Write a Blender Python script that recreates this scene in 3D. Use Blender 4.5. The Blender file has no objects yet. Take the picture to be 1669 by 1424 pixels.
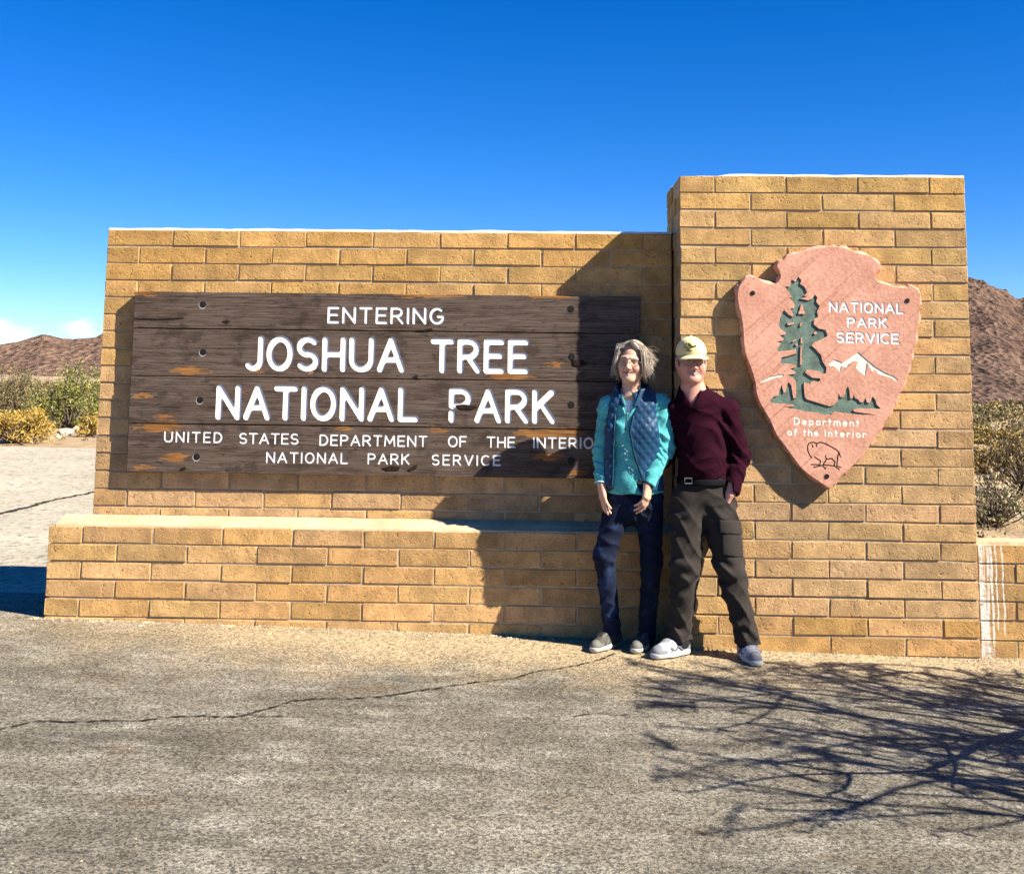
import bpy, bmesh, math, random
import numpy as np
from mathutils import Vector, Matrix, noise as mnoise
from mathutils.geometry import delaunay_2d_cdt
R = math.radians
random.seed(7)
rng = np.random.default_rng(7)
scene = bpy.context.scene
COL = scene.collection

# ------------------------------------------------------------------ camera
CAM = np.array([-0.67849, -6.65265, 1.60275])
YAW, PITCH, ROLL = 0.0261, 0.1149, 0.0108
FOC, PPX, PPY, PW, PH = 1813.46, 866.16, 370.67, 1669.0, 1424.0
def cam_axes():
    X, Y, Z = np.eye(3)
    c, s = math.cos(PITCH), math.sin(PITCH)
    Y, Z = c*Y + s*Z, -s*Y + c*Z
    c, s = math.cos(YAW), math.sin(YAW)
    rz = np.array([[c, -s, 0], [s, c, 0], [0, 0, 1]])
    X, Y, Z = rz@X, rz@Y, rz@Z
    c, s = math.cos(ROLL), math.sin(ROLL)
    return c*X + s*Z, Y, -s*X + c*Z
AX, AY, AZ = cam_axes()
def ray(u, v):
    return AX*(u-PPX)/FOC + AY - AZ*(v-PPY)/FOC
def W(u, v, y):
    """world point on the vertical plane at depth y that the photo shows at (u, v)"""
    d = ray(u, v)
    return CAM + d*((y-CAM[1])/d[1])
def G(u, v, z=0.0):
    d = ray(u, v)
    return CAM + d*((z-CAM[2])/d[2])
cd = bpy.data.cameras.new('camera'); cam = bpy.data.objects.new('camera', cd); COL.objects.link(cam)
cd.sensor_fit = 'HORIZONTAL'; cd.sensor_width = 36; cd.lens = FOC/PW*36
cd.shift_x = (PW/2-PPX)/PW; cd.shift_y = -(PH/2-PPY)/PW
cd.clip_start = .05; cd.clip_end = 20000
M = Matrix(np.stack([AX, AZ, -AY], 1).tolist()).to_4x4(); M.translation = Vector(CAM)
cam.matrix_world = M
scene.camera = cam

# ------------------------------------------------------------------ light
SUN = Vector((-2.15, 1.0, -1.95)).normalized()          # direction the light travels
EL = math.asin(-SUN.z); AZI = math.atan2(-SUN.x, -SUN.y)
world = bpy.data.worlds.new('World'); scene.world = world; world.use_nodes = True
nt = world.node_tree; nt.nodes.clear()
def wn(t, **k):
    n = nt.nodes.new(t)
    for a, b in k.items(): setattr(n, a, b)
    return n
sky = wn('ShaderNodeTexSky', sky_type='NISHITA', sun_disc=False)
sky.sun_elevation = EL; sky.sun_rotation = AZI; sky.altitude = 2200; sky.air_density = 1.0; sky.dust_density = .0; sky.ozone_density = 2.0
hs = wn('ShaderNodeHueSaturation'); hs.inputs['Saturation'].default_value = 1.22; hs.inputs['Value'].default_value = 1.08; hs.inputs['Hue'].default_value = .505
tnt = wn('ShaderNodeMix', data_type='RGBA', blend_type='MULTIPLY'); tnt.inputs['Factor'].default_value = 1; tnt.inputs['B'].default_value = (.68, .88, 1.20, 1)
nt.links.new(sky.outputs[0], tnt.inputs['A']); nt.links.new(tnt.outputs['Result'], hs.inputs['Color'])
# low cumulus near the horizon
tc = wn('ShaderNodeTexCoord'); sep = wn('ShaderNodeSeparateXYZ'); nt.links.new(tc.outputs['Generated'], sep.inputs[0])
mp = wn('ShaderNodeMapping'); mp.inputs['Scale'].default_value = (9, 9, 22); mp.inputs['Location'].default_value = (3.05, 0.4, 0.1)
nt.links.new(tc.outputs['Generated'], mp.inputs[0])
nz = wn('ShaderNodeTexNoise'); nz.inputs['Scale'].default_value = 1.0; nz.inputs['Detail'].default_value = 7; nz.inputs['Roughness'].default_value = .55
nt.links.new(mp.outputs[0], nz.inputs['Vector'])
band = wn('ShaderNodeMapRange', interpolation_type='SMOOTHSTEP'); band.inputs['From Min'].default_value = .055; band.inputs['From Max'].default_value = .015
nt.links.new(sep.outputs['Z'], band.inputs['Value'])
add = wn('ShaderNodeMath', operation='MULTIPLY_ADD'); add.inputs[1].default_value = .39; nt.links.new(band.outputs[0], add.inputs[0]); nt.links.new(nz.outputs[0], add.inputs[2])
thr = wn('ShaderNodeMapRange', interpolation_type='SMOOTHSTEP'); thr.inputs['From Min'].default_value = .79; thr.inputs['From Max'].default_value = .92
nt.links.new(add.outputs[0], thr.inputs['Value'])
mixc = wn('ShaderNodeMix', data_type='RGBA'); nt.links.new(thr.outputs[0], mixc.inputs['Factor'])
nt.links.new(hs.outputs[0], mixc.inputs['A']); mixc.inputs['B'].default_value = (9, 9.2, 9.6, 1)
bg = wn('ShaderNodeBackground'); bg.inputs['Strength'].default_value = .05
nt.links.new(mixc.outputs['Result'], bg.inputs['Color'])
out = wn('ShaderNodeOutputWorld'); nt.links.new(bg.outputs[0], out.inputs[0])
sd = bpy.data.lights.new('sun', 'SUN'); sd.energy = 5.0; sd.angle = R(.53); sd.color = (1.0, .93, .82)
so = bpy.data.objects.new('sun', sd); COL.objects.link(so); so.rotation_euler = SUN.to_track_quat('-Z', 'Y').to_euler(); so.location = (8, -6, 9)
scene.view_settings.view_transform = 'Standard'; scene.view_settings.look = 'None'
scene.cycles.diffuse_bounces = 1
scene.view_settings.exposure = 1.42; scene.view_settings.gamma = 1

# ------------------------------------------------------------------ helpers
def tag(o, label=None, cat=None, group=None, kind=None):
    if label: o['label'] = label
    if cat: o['category'] = cat
    if group: o['group'] = group
    if kind: o['kind'] = kind
    return o
def empty(name, loc=(0, 0, 0), label=None, cat=None, group=None):
    o = bpy.data.objects.new(name, None); COL.objects.link(o); o.location = Vector([float(c) for c in loc]); o.empty_display_size = .1
    return tag(o, label, cat, group)
def wpos(o):
    return o.location.copy() if o.parent is None else wpos(o.parent)+o.matrix_parent_inverse.translation+o.location
def link(name, me, mat=None, parent=None, smooth=False):
    o = bpy.data.objects.new(name, me); COL.objects.link(o)
    if mat is not None and not me.materials: me.materials.append(mat)
    if parent is not None:
        o.parent = parent
        o.matrix_parent_inverse = Matrix.Translation(-wpos(parent))
    if smooth: me.polygons.foreach_set('use_smooth', [True]*len(me.polygons))
    return o
def pymesh(name, v, f, mat=None, parent=None, smooth=False, cols=None):
    me = bpy.data.meshes.new(name)
    me.from_pydata([tuple(map(float, p)) for p in v], [], [tuple(map(int, q)) for q in f]); me.update()
    if cols is not None:
        a = me.color_attributes.new('col', 'FLOAT_COLOR', 'POINT')
        c = np.ones((len(v), 4), np.float32); c[:, :3] = cols; a.data.foreach_set('color', c.ravel())
    return link(name, me, mat, parent, smooth)
def box_data(x0, x1, y0, y1, z0, z1):
    v = [(x, y, z) for z in (z0, z1) for y in (y0, y1) for x in (x0, x1)]
    return v, [(0, 2, 3, 1), (4, 5, 7, 6), (0, 1, 5, 4), (2, 6, 7, 3), (0, 4, 6, 2), (1, 3, 7, 5)]
def bevel_box(name, dims, bev, seg=1, jit=0.0, seed=0):
    bm = bmesh.new(); bmesh.ops.create_cube(bm, size=1)
    bmesh.ops.scale(bm, vec=dims, verts=bm.verts)
    bmesh.ops.bevel(bm, geom=bm.edges[:], offset=bev, segments=seg, affect='EDGES', profile=.5)
    r = random.Random(seed)
    for v in bm.verts:
        v.co += Vector((r.uniform(-jit, jit), r.uniform(-jit, jit), r.uniform(-jit, jit)))
    me = bpy.data.meshes.new(name); bm.to_mesh(me); bm.free()
    return me
def tube(pts, radii, n=6, cap=True):
    P = np.asarray(pts, float); K = len(P); v = []; f = []
    T = np.gradient(P, axis=0); T /= np.linalg.norm(T, axis=1)[:, None]+1e-9
    ref = np.array([0, 0, 1.]) if abs(T[0][2]) < .9 else np.array([1., 0, 0])
    for i in range(K):
        a = np.cross(T[i], ref); a /= np.linalg.norm(a)+1e-9; b = np.cross(T[i], a); ref = np.cross(a, T[i]) if False else ref
        for j in range(n):
            t = 2*math.pi*j/n
            v.append(P[i]+radii[i]*(math.cos(t)*a+math.sin(t)*b))
    for i in range(K-1):
        for j in range(n):
            f.append((i*n+j, i*n+(j+1) % n, (i+1)*n+(j+1) % n, (i+1)*n+j))
    if cap:
        f.append(tuple(range(n))[::-1]); f.append(tuple((K-1)*n+j for j in range(n)))
    return v, f
class Acc:
    def __init__(s): s.v = []; s.f = []; s.c = []
    def add(s, vf, col=None):
        o = len(s.v); s.v += [tuple(p) for p in vf[0]]; s.f += [tuple(i+o for i in q) for q in vf[1]]
        if col is not None: s.c += [col]*len(vf[0])
    def build(s, name, mat=None, parent=None, smooth=False):
        return pymesh(name, s.v, s.f, mat, parent, smooth, np.array(s.c) if s.c else None)

# ------------------------------------------------------------------ materials
class NB:
    """small node builder"""
    def __init__(s, name, rough=.8, spec=.3):
        s.m = bpy.data.materials.new(name); s.m.use_nodes = True; s.t = s.m.node_tree
        s.b = s.t.nodes['Principled BSDF']; s.b.inputs['Roughness'].default_value = rough; s.b.inputs['Specular IOR Level'].default_value = spec
    def n(s, t, ins=None, **k):
        nd = s.t.nodes.new(t)
        for a, b in k.items(): setattr(nd, a, b)
        for a, b in (ins or {}).items():
            if hasattr(b, 'links') or isinstance(b, bpy.types.NodeSocket): s.t.links.new(b, nd.inputs[a])
            else: nd.inputs[a].default_value = b
        return nd
    def l(s, a, b): s.t.links.new(a, b)
    def coord(s, kind='Object'): return s.n('ShaderNodeTexCoord').outputs[kind]
    def map(s, vec, scale=(1, 1, 1), rot=(0, 0, 0), loc=(0, 0, 0)):
        return s.n('ShaderNodeMapping', {'Vector': vec, 'Scale': scale, 'Rotation': rot, 'Location': loc}).outputs[0]
    def noise(s, vec, scale, detail=4, rough=.55, dist=0):
        return s.n('ShaderNodeTexNoise', {'Vector': vec, 'Scale': scale, 'Detail': detail, 'Roughness': rough, 'Distortion': dist}).outputs[0]
    def rng(s, v, a, b, c=0, d=1, smooth=True):
        return s.n('ShaderNodeMapRange', {'Value': v, 'From Min': a, 'From Max': b, 'To Min': c, 'To Max': d}, interpolation_type='SMOOTHSTEP' if smooth else 'LINEAR').outputs[0]
    def math(s, op, a, b=0.0, c=0.0):
        return s.n('ShaderNodeMath', {0: a, 1: b, 2: c}, operation=op).outputs[0]
    def mix(s, f, a, b, mode='MIX'):
        nd = s.n('ShaderNodeMix', data_type='RGBA', blend_type=mode)
        for k, v in (('Factor', f), ('A', a), ('B', b)):
            if isinstance(v, bpy.types.NodeSocket): s.l(v, nd.inputs[k])
            else: nd.inputs[k].default_value = v if k == 'Factor' else (*v[:3], 1)
        return nd.outputs['Result']
    def color(s, c):
        if isinstance(c, bpy.types.NodeSocket): s.l(c, s.b.inputs['Base Color'])
        else: s.b.inputs['Base Color'].default_value = (*c, 1)
    def bump(s, h, strength=.5, dist=.01, prev=None):
        ins = {'Height': h, 'Strength': strength, 'Distance': dist}
        if prev is not None: ins['Normal'] = prev
        o = s.n('ShaderNodeBump', ins).outputs[0]; s.l(o, s.b.inputs['Normal']); return o
def simple(name, col, rough=.7, spec=.3, nscale=30, var=.25, bump=.2, bdist=.004):
    b = NB(name, rough, spec); c = b.coord(); n = b.noise(c, nscale, 5)
    f = b.rng(n, .3, .7)
    b.color(b.mix(f, tuple(x*(1-var) for x in col), tuple(min(1, x*(1+var)) for x in col)))
    if bump: b.bump(b.noise(c, nscale*4, 4), bump, bdist)
    return b.m
def attr_mat(name, rough=.7, spec=.3, sss=0, nscale=60, var=.15, bump=.15, bdist=.003):
    b = NB(name, rough, spec); a = b.n('ShaderNodeAttribute', attribute_name='col').outputs['Color']
    c = b.coord(); n = b.noise(c, nscale, 4)
    b.color(b.mix(1.0, a, b.mix(b.rng(n, .3, .7), (1-var,)*3, (1+var,)*3), 'MULTIPLY'))
    if bump: b.bump(b.noise(c, nscale*3, 3), bump, bdist)
    if sss:
        b.b.inputs['Subsurface Weight'].default_value = sss; b.b.inputs['Subsurface Radius'].default_value = (.012, .005, .003); b.b.inputs['Subsurface Scale'].default_value = .5
    return b.m

# slump block
def run_stain(b, col):
    # white runs that have soaked into the blocks beside the pillar
    p = b.n('ShaderNodeNewGeometry').outputs['Position']; sx = b.n('ShaderNodeSeparateXYZ', {0: p}); x, z = sx.outputs['X'], sx.outputs['Z']
    wob = b.math('ADD', x, b.math('MULTIPLY', b.math('SUBTRACT', b.noise(b.map(p, (0, 0, 6)), 1.0, 4), .5), .034))
    st = b.noise(b.map(p, (95, 0, 1.6)), 1.0, 4, .65)
    wide = b.math('MULTIPLY', b.rng(b.math('ABSOLUTE', b.math('SUBTRACT', wob, 1.672)), .048, .030), b.rng(st, .42, .56))
    acc = wide
    for cx, hw, z0 in ((1.712, .0065, .05), (1.737, .0045, .13), (1.772, .0045, .10)):
        acc = b.math('MAXIMUM', acc, b.math('MULTIPLY', b.rng(b.math('ABSOLUTE', b.math('SUBTRACT', wob, cx)), hw, hw*.6), b.rng(z, z0, z0+.03)))
    acc = b.math('MULTIPLY', acc, b.rng(b.noise(p, 38, 5, .7), .34, .50))
    return b.mix(acc, col, (.74, .71, .65))
def brick_mat(name='slump_block', stain=False):
    b = NB(name, .92, .15)
    oi = b.n('ShaderNodeObjectInfo'); c = b.coord(); rnd = oi.outputs['Random']
    off = b.n('ShaderNodeVectorMath', {0: c, 1: b.n('ShaderNodeCombineXYZ', {'X': b.math('MULTIPLY', rnd, 37.0), 'Y': b.math('MULTIPLY', rnd, 91.0)}).outputs[0]}, operation='ADD').outputs[0]
    base = b.n('ShaderNodeValToRGB', {'Fac': rnd})
    cr = base.color_ramp; cr.elements[0].color = (0.464, 0.298, 0.131, 1); cr.elements[1].color = (0.547, 0.349, 0.166, 1)
    for p, cc in ((.22, (0.500, 0.338, 0.172, 1)), (.45, (0.528, 0.332, 0.146, 1)), (.62, (0.464, 0.309, 0.156, 1)), (.8, (0.563, 0.376, 0.194, 1))):
        e = cr.elements.new(p); e.color = cc
    tint = b.mix(1.0, base.outputs[0], oi.outputs['Color'], 'MULTIPLY')
    r2 = b.math('FRACT', b.math('MULTIPLY', rnd, 17.3)); r3 = b.math('FRACT', b.math('MULTIPLY', rnd, 53.7))
    tint = b.mix(1.0, tint, b.mix(r2, (.87, .87, .87), (1.09, 1.09, 1.09)), 'MULTIPLY'); tint = b.mix(1.0, tint, b.mix(r3, (1.015, .99, 1.05), (.995, 1.005, .94)), 'MULTIPLY')
    m1 = b.mix(b.rng(b.noise(off, 9, 4), .3, .7), (.76, .75, .74), (1.16, 1.14, 1.10))
    col = b.mix(1.0, tint, m1, 'MULTIPLY')
    sp = b.noise(off, 75, 5, .85); pit = b.noise(off, 36, 4, .7)
    col = b.mix(b.rng(sp, .54, .66), col, b.mix(1.0, col, (.50, .46, .40), 'MULTIPLY'))
    col = b.mix(b.rng(sp, .44, .32), col, b.mix(1.0, col, (1.32, 1.29, 1.22), 'MULTIPLY'))
    col = b.mix(b.rng(pit, .62, .70), col, b.mix(1.0, col, (.36, .31, .25), 'MULTIPLY'))
    if stain: col = run_stain(b, col)
    b.color(col)
    h = b.math('ADD', b.math('ADD', b.math('MULTIPLY', b.noise(off, 16, 5, .6), .6), b.math('MULTIPLY', b.rng(pit, .52, .72), -.5)), b.math('MULTIPLY', sp, .9))
    b.bump(h, .85, .010)
    return b.m
M_BRICK = brick_mat(); M_BRICK_ST = brick_mat('stained_slump_block', True)
def mortar_mat(stain=False):
    b = NB('mortar', .95, .1); c = b.coord()
    n = b.noise(c, 14, 5); col = b.mix(b.rng(n, .3, .7), (.36, .27, .16), (.50, .385, .24))
    b.color(run_stain(b, col) if stain else col); b.bump(b.noise(c, 120, 4), .6, .006); return b.m
M_MORTAR = mortar_mat(); M_MORTAR_ST = mortar_mat(True)
def cap_mat():
    b = NB('cap_mortar', .9, .1); c = b.coord()
    n = b.noise(c, 9, 6, .65); col = b.mix(b.rng(n, .35, .7), (.55, .45, .32), (.74, .66, .54))
    b.color(col); b.bump(b.noise(c, 60, 5), .6, .008); return b.m
M_CAP = cap_mat()
def wash_mat():
    b = NB('ledge_mortar', .9, .1); c = b.coord()
    n = b.noise(c, 6, 6, .65); col = b.mix(b.rng(n, .3, .7), (.43, .31, .18), (.56, .42, .26))
    b.color(col); b.bump(b.noise(c, 40, 5), .6, .008); return b.m
M_WASH = wash_mat()
M_DARK = simple('dark_hole', (.012, .011, .010), .6, .2, bump=0)
def letter_paint(name, col, wear):
    b = NB(name, .6, .3); c = b.coord(); n = b.noise(b.map(c, (14, 14, 30)), 1.0, 6, .7); m = b.noise(c, 9, 4)
    cc = b.mix(b.rng(m, .3, .7), tuple(x*.86 for x in col), col); b.color(b.mix(b.rng(n, wear, wear+.05), cc, (.16, .11, .075))); b.bump(b.noise(c, 60, 4), .3, .004); return b.m
M_WHITEPAINT = letter_paint('white_letter_paint', (.78, .77, .73), .665)
M_CREAMPAINT = simple('cream_letter_paint', (.80, .74, .60), .6, .3, 40, .08, .2, .003)

def wood_mat(peels):
    b = NB('weathered_brown_board', .75, .25); c = b.coord()
    oi = b.n('ShaderNodeObjectInfo').outputs['Random']
    g = b.map(c, (1.4, 8, 34)); g2 = b.map(c, (3, 20, 120))
    n1 = b.noise(g, 2.0, 6, .6, .3); n2 = b.noise(g2, 2.0, 5, .6)
    col = b.mix(b.rng(n1, .25, .75), (.052, .034, .023), (.128, .088, .064))
    col = b.mix(b.rng(n2, .45, .75), col, (.148, .108, .082))
    col = b.mix(b.rng(b.noise(b.map(c, (2, 2, 7)), 2.2, 5, .65), .48, .72), col, (.050, .031, .019))
    # dark knots and chips
    chip = b.noise(b.map(c, (9, 9, 26)), 2.2, 5, .7)
    col = b.mix(b.rng(chip, .62, .70), col, (.020, .014, .010))
    ln_ = b.noise(b.map(c, (1.1, 8, 46), loc=(4, 0, 2)), 1.0, 5, .6)
    col = b.mix(b.rng(b.math('ABSOLUTE', b.math('SUBTRACT', ln_, .5)), .013, .004), col, (.016, .011, .008))
    col = b.mix(b.math('MULTIPLY', b.rng(b.noise(b.map(c, (6, 6, 9)), 1.0, 6, .7), .54, .66), .7), col, (.030, .020, .013))
    # paint peeled to bare orange wood, at the places the boards have lost it
    wv = b.n('ShaderNodeVectorMath', {0: b.n('ShaderNodeTexNoise', {'Vector': b.map(c, (9, 9, 40)), 'Scale': 1.6, 'Detail': 5.0}).outputs['Color'], 1: (.5, .5, .5)}, operation='SUBTRACT').outputs[0]
    wv = b.n('ShaderNodeVectorMath', {0: wv, 1: (.30, 0, .065)}, operation='MULTIPLY').outputs[0]
    pos = b.n('ShaderNodeVectorMath', {0: c, 1: wv}, operation='ADD').outputs[0]
    acc = None
    for (cx, cz, rx, rz) in peels:
        d = b.n('ShaderNodeVectorMath', {0: pos, 1: (cx, 0, cz)}, operation='SUBTRACT').outputs[0]
        d = b.n('ShaderNodeVectorMath', {0: d, 1: (1/rx, 0, 1/rz)}, operation='MULTIPLY').outputs[0]
        ln = b.n('ShaderNodeVectorMath', {0: d}, operation='LENGTH').outputs['Value']
        acc = ln if acc is None else b.math('MINIMUM', acc, ln)
    pe = b.rng(acc, 1.12, .86)
    bare = b.mix(b.rng(n2, .35, .7), (.17, .062, .014), (.34, .165, .045))
    col = b.mix(b.math('MULTIPLY', pe, b.rng(n1, .32, .44)), col, bare)
    b.color(col)
    h = b.math('ADD', b.math('MULTIPLY', n1, .5), b.math('ADD', b.math('MULTIPLY', n2, .7), b.math('MULTIPLY', b.rng(chip, .6, .74), -1.2)))
    b.bump(h, .5, .006)
    return b.m

def pavement_mat():
    b = NB('old_asphalt', .93, .15); c = b.coord()
    sp = b.noise(c, 120, 4, .8); sp2 = b.noise(c, 210, 2, .7)
    v = b.n('ShaderNodeTexVoronoi', {'Vector': c, 'Scale': 120.0}); vr = b.n('ShaderNodeSeparateColor', {0: v.outputs['Color']}).outputs[0]
    big = b.noise(b.map(c, (.4, 1.6, 1)), 1.3, 6, .68, .4); mid = b.noise(b.map(c, (1.0, 2.2, 1)), 3.1, 5, .6)
    col = b.mix(b.rng(big, .3, .7), (.092, .084, .067), (.178, .162, .130))
    col = b.mix(b.math('MULTIPLY', b.rng(mid, .42, .80), .75), col, (.285, .270, .232))          # pale worn patches
    col = b.mix(b.rng(b.noise(b.map(c, (.8, 1.9, 1), loc=(7, 3, 0)), 2.2, 5, .6), .55, .75), col, (.115, .092, .064))
    # sand that has drifted along the foot of the wall
    sepx = b.n('ShaderNodeSeparateXYZ', {0: c}); yy = sepx.outputs['Y']
    dist = b.math('ADD', b.math('ABSOLUTE', b.math('ADD', yy, .35)), b.math('MULTIPLY', b.noise(c, 1.7, 5, .6), 1.5))
    drift = b.rng(dist, 1.65, .72)
    drift = b.math('MULTIPLY', drift, b.rng(sepx.outputs['X'], -3.6, -2.0, .35, 1))
    col = b.mix(b.math('MULTIPLY', drift, .8), col, (.40, .31, .185))
    # aggregate
    agg = b.mix(b.rng(vr, 0, 1, smooth=False), (.30, .29, .27), (1.80, 1.74, 1.64))
    col = b.mix(.9, col, b.mix(1.0, col, agg, 'MULTIPLY'))
    col = b.mix(b.rng(sp, .53, .66), col, b.mix(1.0, col, (.34, .32, .29), 'MULTIPLY'))
    col = b.mix(b.rng(sp2, .56, .68), col, b.mix(1.0, col, (1.9, 1.85, 1.75), 'MULTIPLY'))
    b.color(col)
    b.bump(b.math('ADD', b.math('MULTIPLY', sp, 1.0), b.math('ADD', b.math('MULTIPLY', vr, .5), b.math('MULTIPLY', mid, .6))), .6, .008)
    return b.m
M_PAVE = pavement_mat()
def road_mat():
    b = NB('chip_seal_road', .95, .1); c = b.coord()
    sp = b.noise(c, 13, 4, .8); big = b.noise(c, .6, 5)
    col = b.mix(b.rng(big, .3, .7), (.34, .295, .215), (.45, .395, .295))
    col = b.mix(b.rng(sp, .52, .66), col, (.16, .14, .11)); col = b.mix(b.rng(sp, .42, .32), col, (.60, .56, .47))
    b.color(col); b.bump(sp, .8, .03); return b.m
M_ROAD = road_mat()
def desert_mat():
    b = NB('desert_sand', .95, .1); c = b.coord()
    n = b.noise(c, .25, 6, .6); s = b.noise(c, 3, 5, .65)
    col = b.mix(b.rng(n, .3, .7), (.30, .205, .115), (.44, .33, .20))
    col = b.mix(b.rng(s, .52, .7), col, (.19, .135, .075)); b.color(col)
    b.bump(s, .7, .1); return b.m
M_DESERT = desert_mat()
def rock_mat(name, c0, c1, c2, sc):
    b = NB(name, .95, .1); c = b.coord()
    n = b.noise(c, sc, 7, .65, .3); s = b.noise(c, sc*7, 5, .7)
    col = b.mix(b.rng(n, .3, .7), c0, c1); col = b.mix(b.rng(s, .55, .66), col, c2); b.color(col)
    r2 = b.n('ShaderNodeTexVoronoi', {'Vector': c, 'Scale': sc*5.0}).outputs['Distance']
    col = b.mix(b.rng(r2, .45, .15, 0, .7), col, tuple(x*.35 for x in c0)); b.color(col)
    b.bump(b.math('ADD', b.math('ADD', n, b.math('MULTIPLY', r2, .8)), b.math('MULTIPLY', s, .5)), 1.0, 1.2/sc*.25); return b.m
# ------------------------------------------------------------------ ground
GX = [-60, -3.6, -.5, .43, 1.62, 4, 60]; GZ = [.30, .088, .026, .020, -.006, -.03, -.25]
def gz(x): return float(np.interp(x, GX, GZ))
def dip(y): return -.030*(min(max(y, 13.0), 230.0)-13.0)          # the desert falls away behind the road
def gp(u, v_):
    z = .1
    for _ in range(8): p = G(u, v_, z); z = gz(p[0])+dip(p[1])-.03
    return np.array([p[0], p[1], z])
def sheet(name, xs, ys, dz, mat, amp=0.0, fall=None):
    v = []; f = []
    for y in ys:
        for x in xs:
            z = gz(x)+dz
            if amp: z += amp*mnoise.noise(Vector((x*.6, y*.6, 3.1)))
            if fall: z += fall(x, y)
            v.append((x, y, z))
    n = len(xs)
    for j in range(len(ys)-1):
        for i in range(n-1):
            a = j*n+i; f.append((a, a+1, a+n+1, a+n))
    return pymesh(name, v, f, mat, smooth=True)
xs = sorted(set([-6000, -3000, -1500, -700, -300, -150, -80, -60, -40, -25, 25, 40, 60, 80, 150, 300, 700, 1500, 3000, 6000]+list(range(-24, 25, 2))+[-3.6, -.5, .43, 1.62, 4]))
ys = sorted([-400, -100, -40, -20, -12, -6, -3, 0, 2, 4, 6, 8, 10, 12, 13, 14, 17, 20, 25, 30, 40, 60, 90, 150, 230, 300, 700, 1500, 3000, 7000])
tag(sheet('desert_ground', xs, ys, -.03, M_DESERT, 0, lambda x, y: dip(y)+(.05*mnoise.noise(Vector((x*.3, y*.3, 0))) if y > 12 and abs(x) < 40 else 0)), kind='structure')
px = sorted(list(np.arange(-12, 9.01, .5))+[-40, -30, -20, -16, 12, -3.6, -.5, .43, 1.62])
py = list(np.arange(-9, .51, .5))
pave = tag(sheet('pavement', px, py, 0, M_PAVE, .006), kind='structure')
rx = sorted([-60, -40, -30]+list(np.arange(-24, -1.9, 1.0))+[-3.6]); ry = [.5, 1.5, 2.5, 4, 6, 8, 10, 10.8]
road = tag(sheet('road', rx, ry, -.004, M_ROAD), kind='structure')
# cracks: jagged dark furrows in the asphalt
M_CRACK = simple('crack_dirt', (.030, .024, .016), .95, .1, 30, .4, .4)
def crack(path, w, parent, name='pavement_crack', dz=.005, seed=1):
    r = random.Random(seed); P = [np.array(G(u, v, .02)) for u, v in path]
    Q = []
    for a, b in zip(P[:-1], P[1:]):
        k = max(2, int(np.linalg.norm(b-a)/.018))
        for i in range(k): Q.append(a+(b-a)*i/k)
    Q.append(P[-1]); Q = np.array(Q)
    off = np.cumsum([r.gauss(0, .0055) for _ in Q]); off -= np.linspace(off[0], off[-1], len(Q))
    v = []; f = []
    for i, q in enumerate(Q):
        t = Q[min(i+1, len(Q)-1)]-Q[max(i-1, 0)]; t /= np.linalg.norm(t)+1e-9; nrm = np.array([-t[1], t[0], 0])
        ww = w*(.25+1.1*r.random())*(1-.6*i/len(Q) if False else 1)
        for s in (-1, 1):
            p = q+nrm*(off[i]+s*ww*.5+r.gauss(0, .0015)); v.append((p[0], p[1], gz(p[0])+dz+.006*mnoise.noise(Vector((p[0]*.6, p[1]*.6, 3.1)))))
        if i: f.append((2*i-2, 2*i-1, 2*i+1, 2*i))
    return pymesh(name, v, f, M_CRACK, parent)
crack([(-40, 1222), (0, 1214), (60, 1203), (190, 1194), (300, 1183), (385, 1178), (430, 1164), (470, 1152), (560, 1146), (650, 1140), (690, 1130), (770, 1119), (825, 1110), (860, 1098), (935, 1086), (985, 1074), (1000, 1066)], .0125, pave, seed=3)
crack([(935, 1172), (985, 1166), (1060, 1170)], .007, pave, seed=8)
crack([(385, 1178), (420, 1184), (470, 1182)], .010, pave, seed=9)
crack([(-60, 868), (0, 850), (60, 836), (110, 823), (150, 815), (230, 797)], .075, road, 'road_crack', dz=.001, seed=5)

# ------------------------------------------------------------------ block walls
B, C, J = .4064, .1016, .0095
FULL = [bevel_box(f'slump_block_{i}', (B-J, .194, C-J), .0045, 2, .0018, i) for i in range(8)]
HALF = [bevel_box(f'slump_half_block_{i}', (B/2-J, B-J, C-J), .0045, 2, .0018, 50+i) for i in range(6)]
SIDE = [bevel_box(f'slump_side_block_{i}', (.194, B-J, C-J), .0045, 2, .0018, 90+i) for i in range(4)]
for me in FULL+HALF+SIDE:
    me.materials.append(M_BRICK); me.polygons.foreach_set('use_smooth', [False]*len(me.polygons))
br = random.Random(11)
def put_brick(me, loc, parent, scale=(1, 1, 1), tint=(1, 1, 1), jit=1.0):
    o = link('brick', me, None, parent)
    o.location = (loc[0]+br.gauss(0, .0012)*jit, loc[1]+br.uniform(-.0026, .0022)*jit, loc[2]+br.gauss(0, .0011)*jit)
    o.rotation_euler = (br.uniform(-.006, .006)*jit, br.gauss(0, .003)*jit, br.uniform(-.006, .006)*jit)
    o.scale = scale; o.color = (*tint, 1)
    return o
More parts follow.
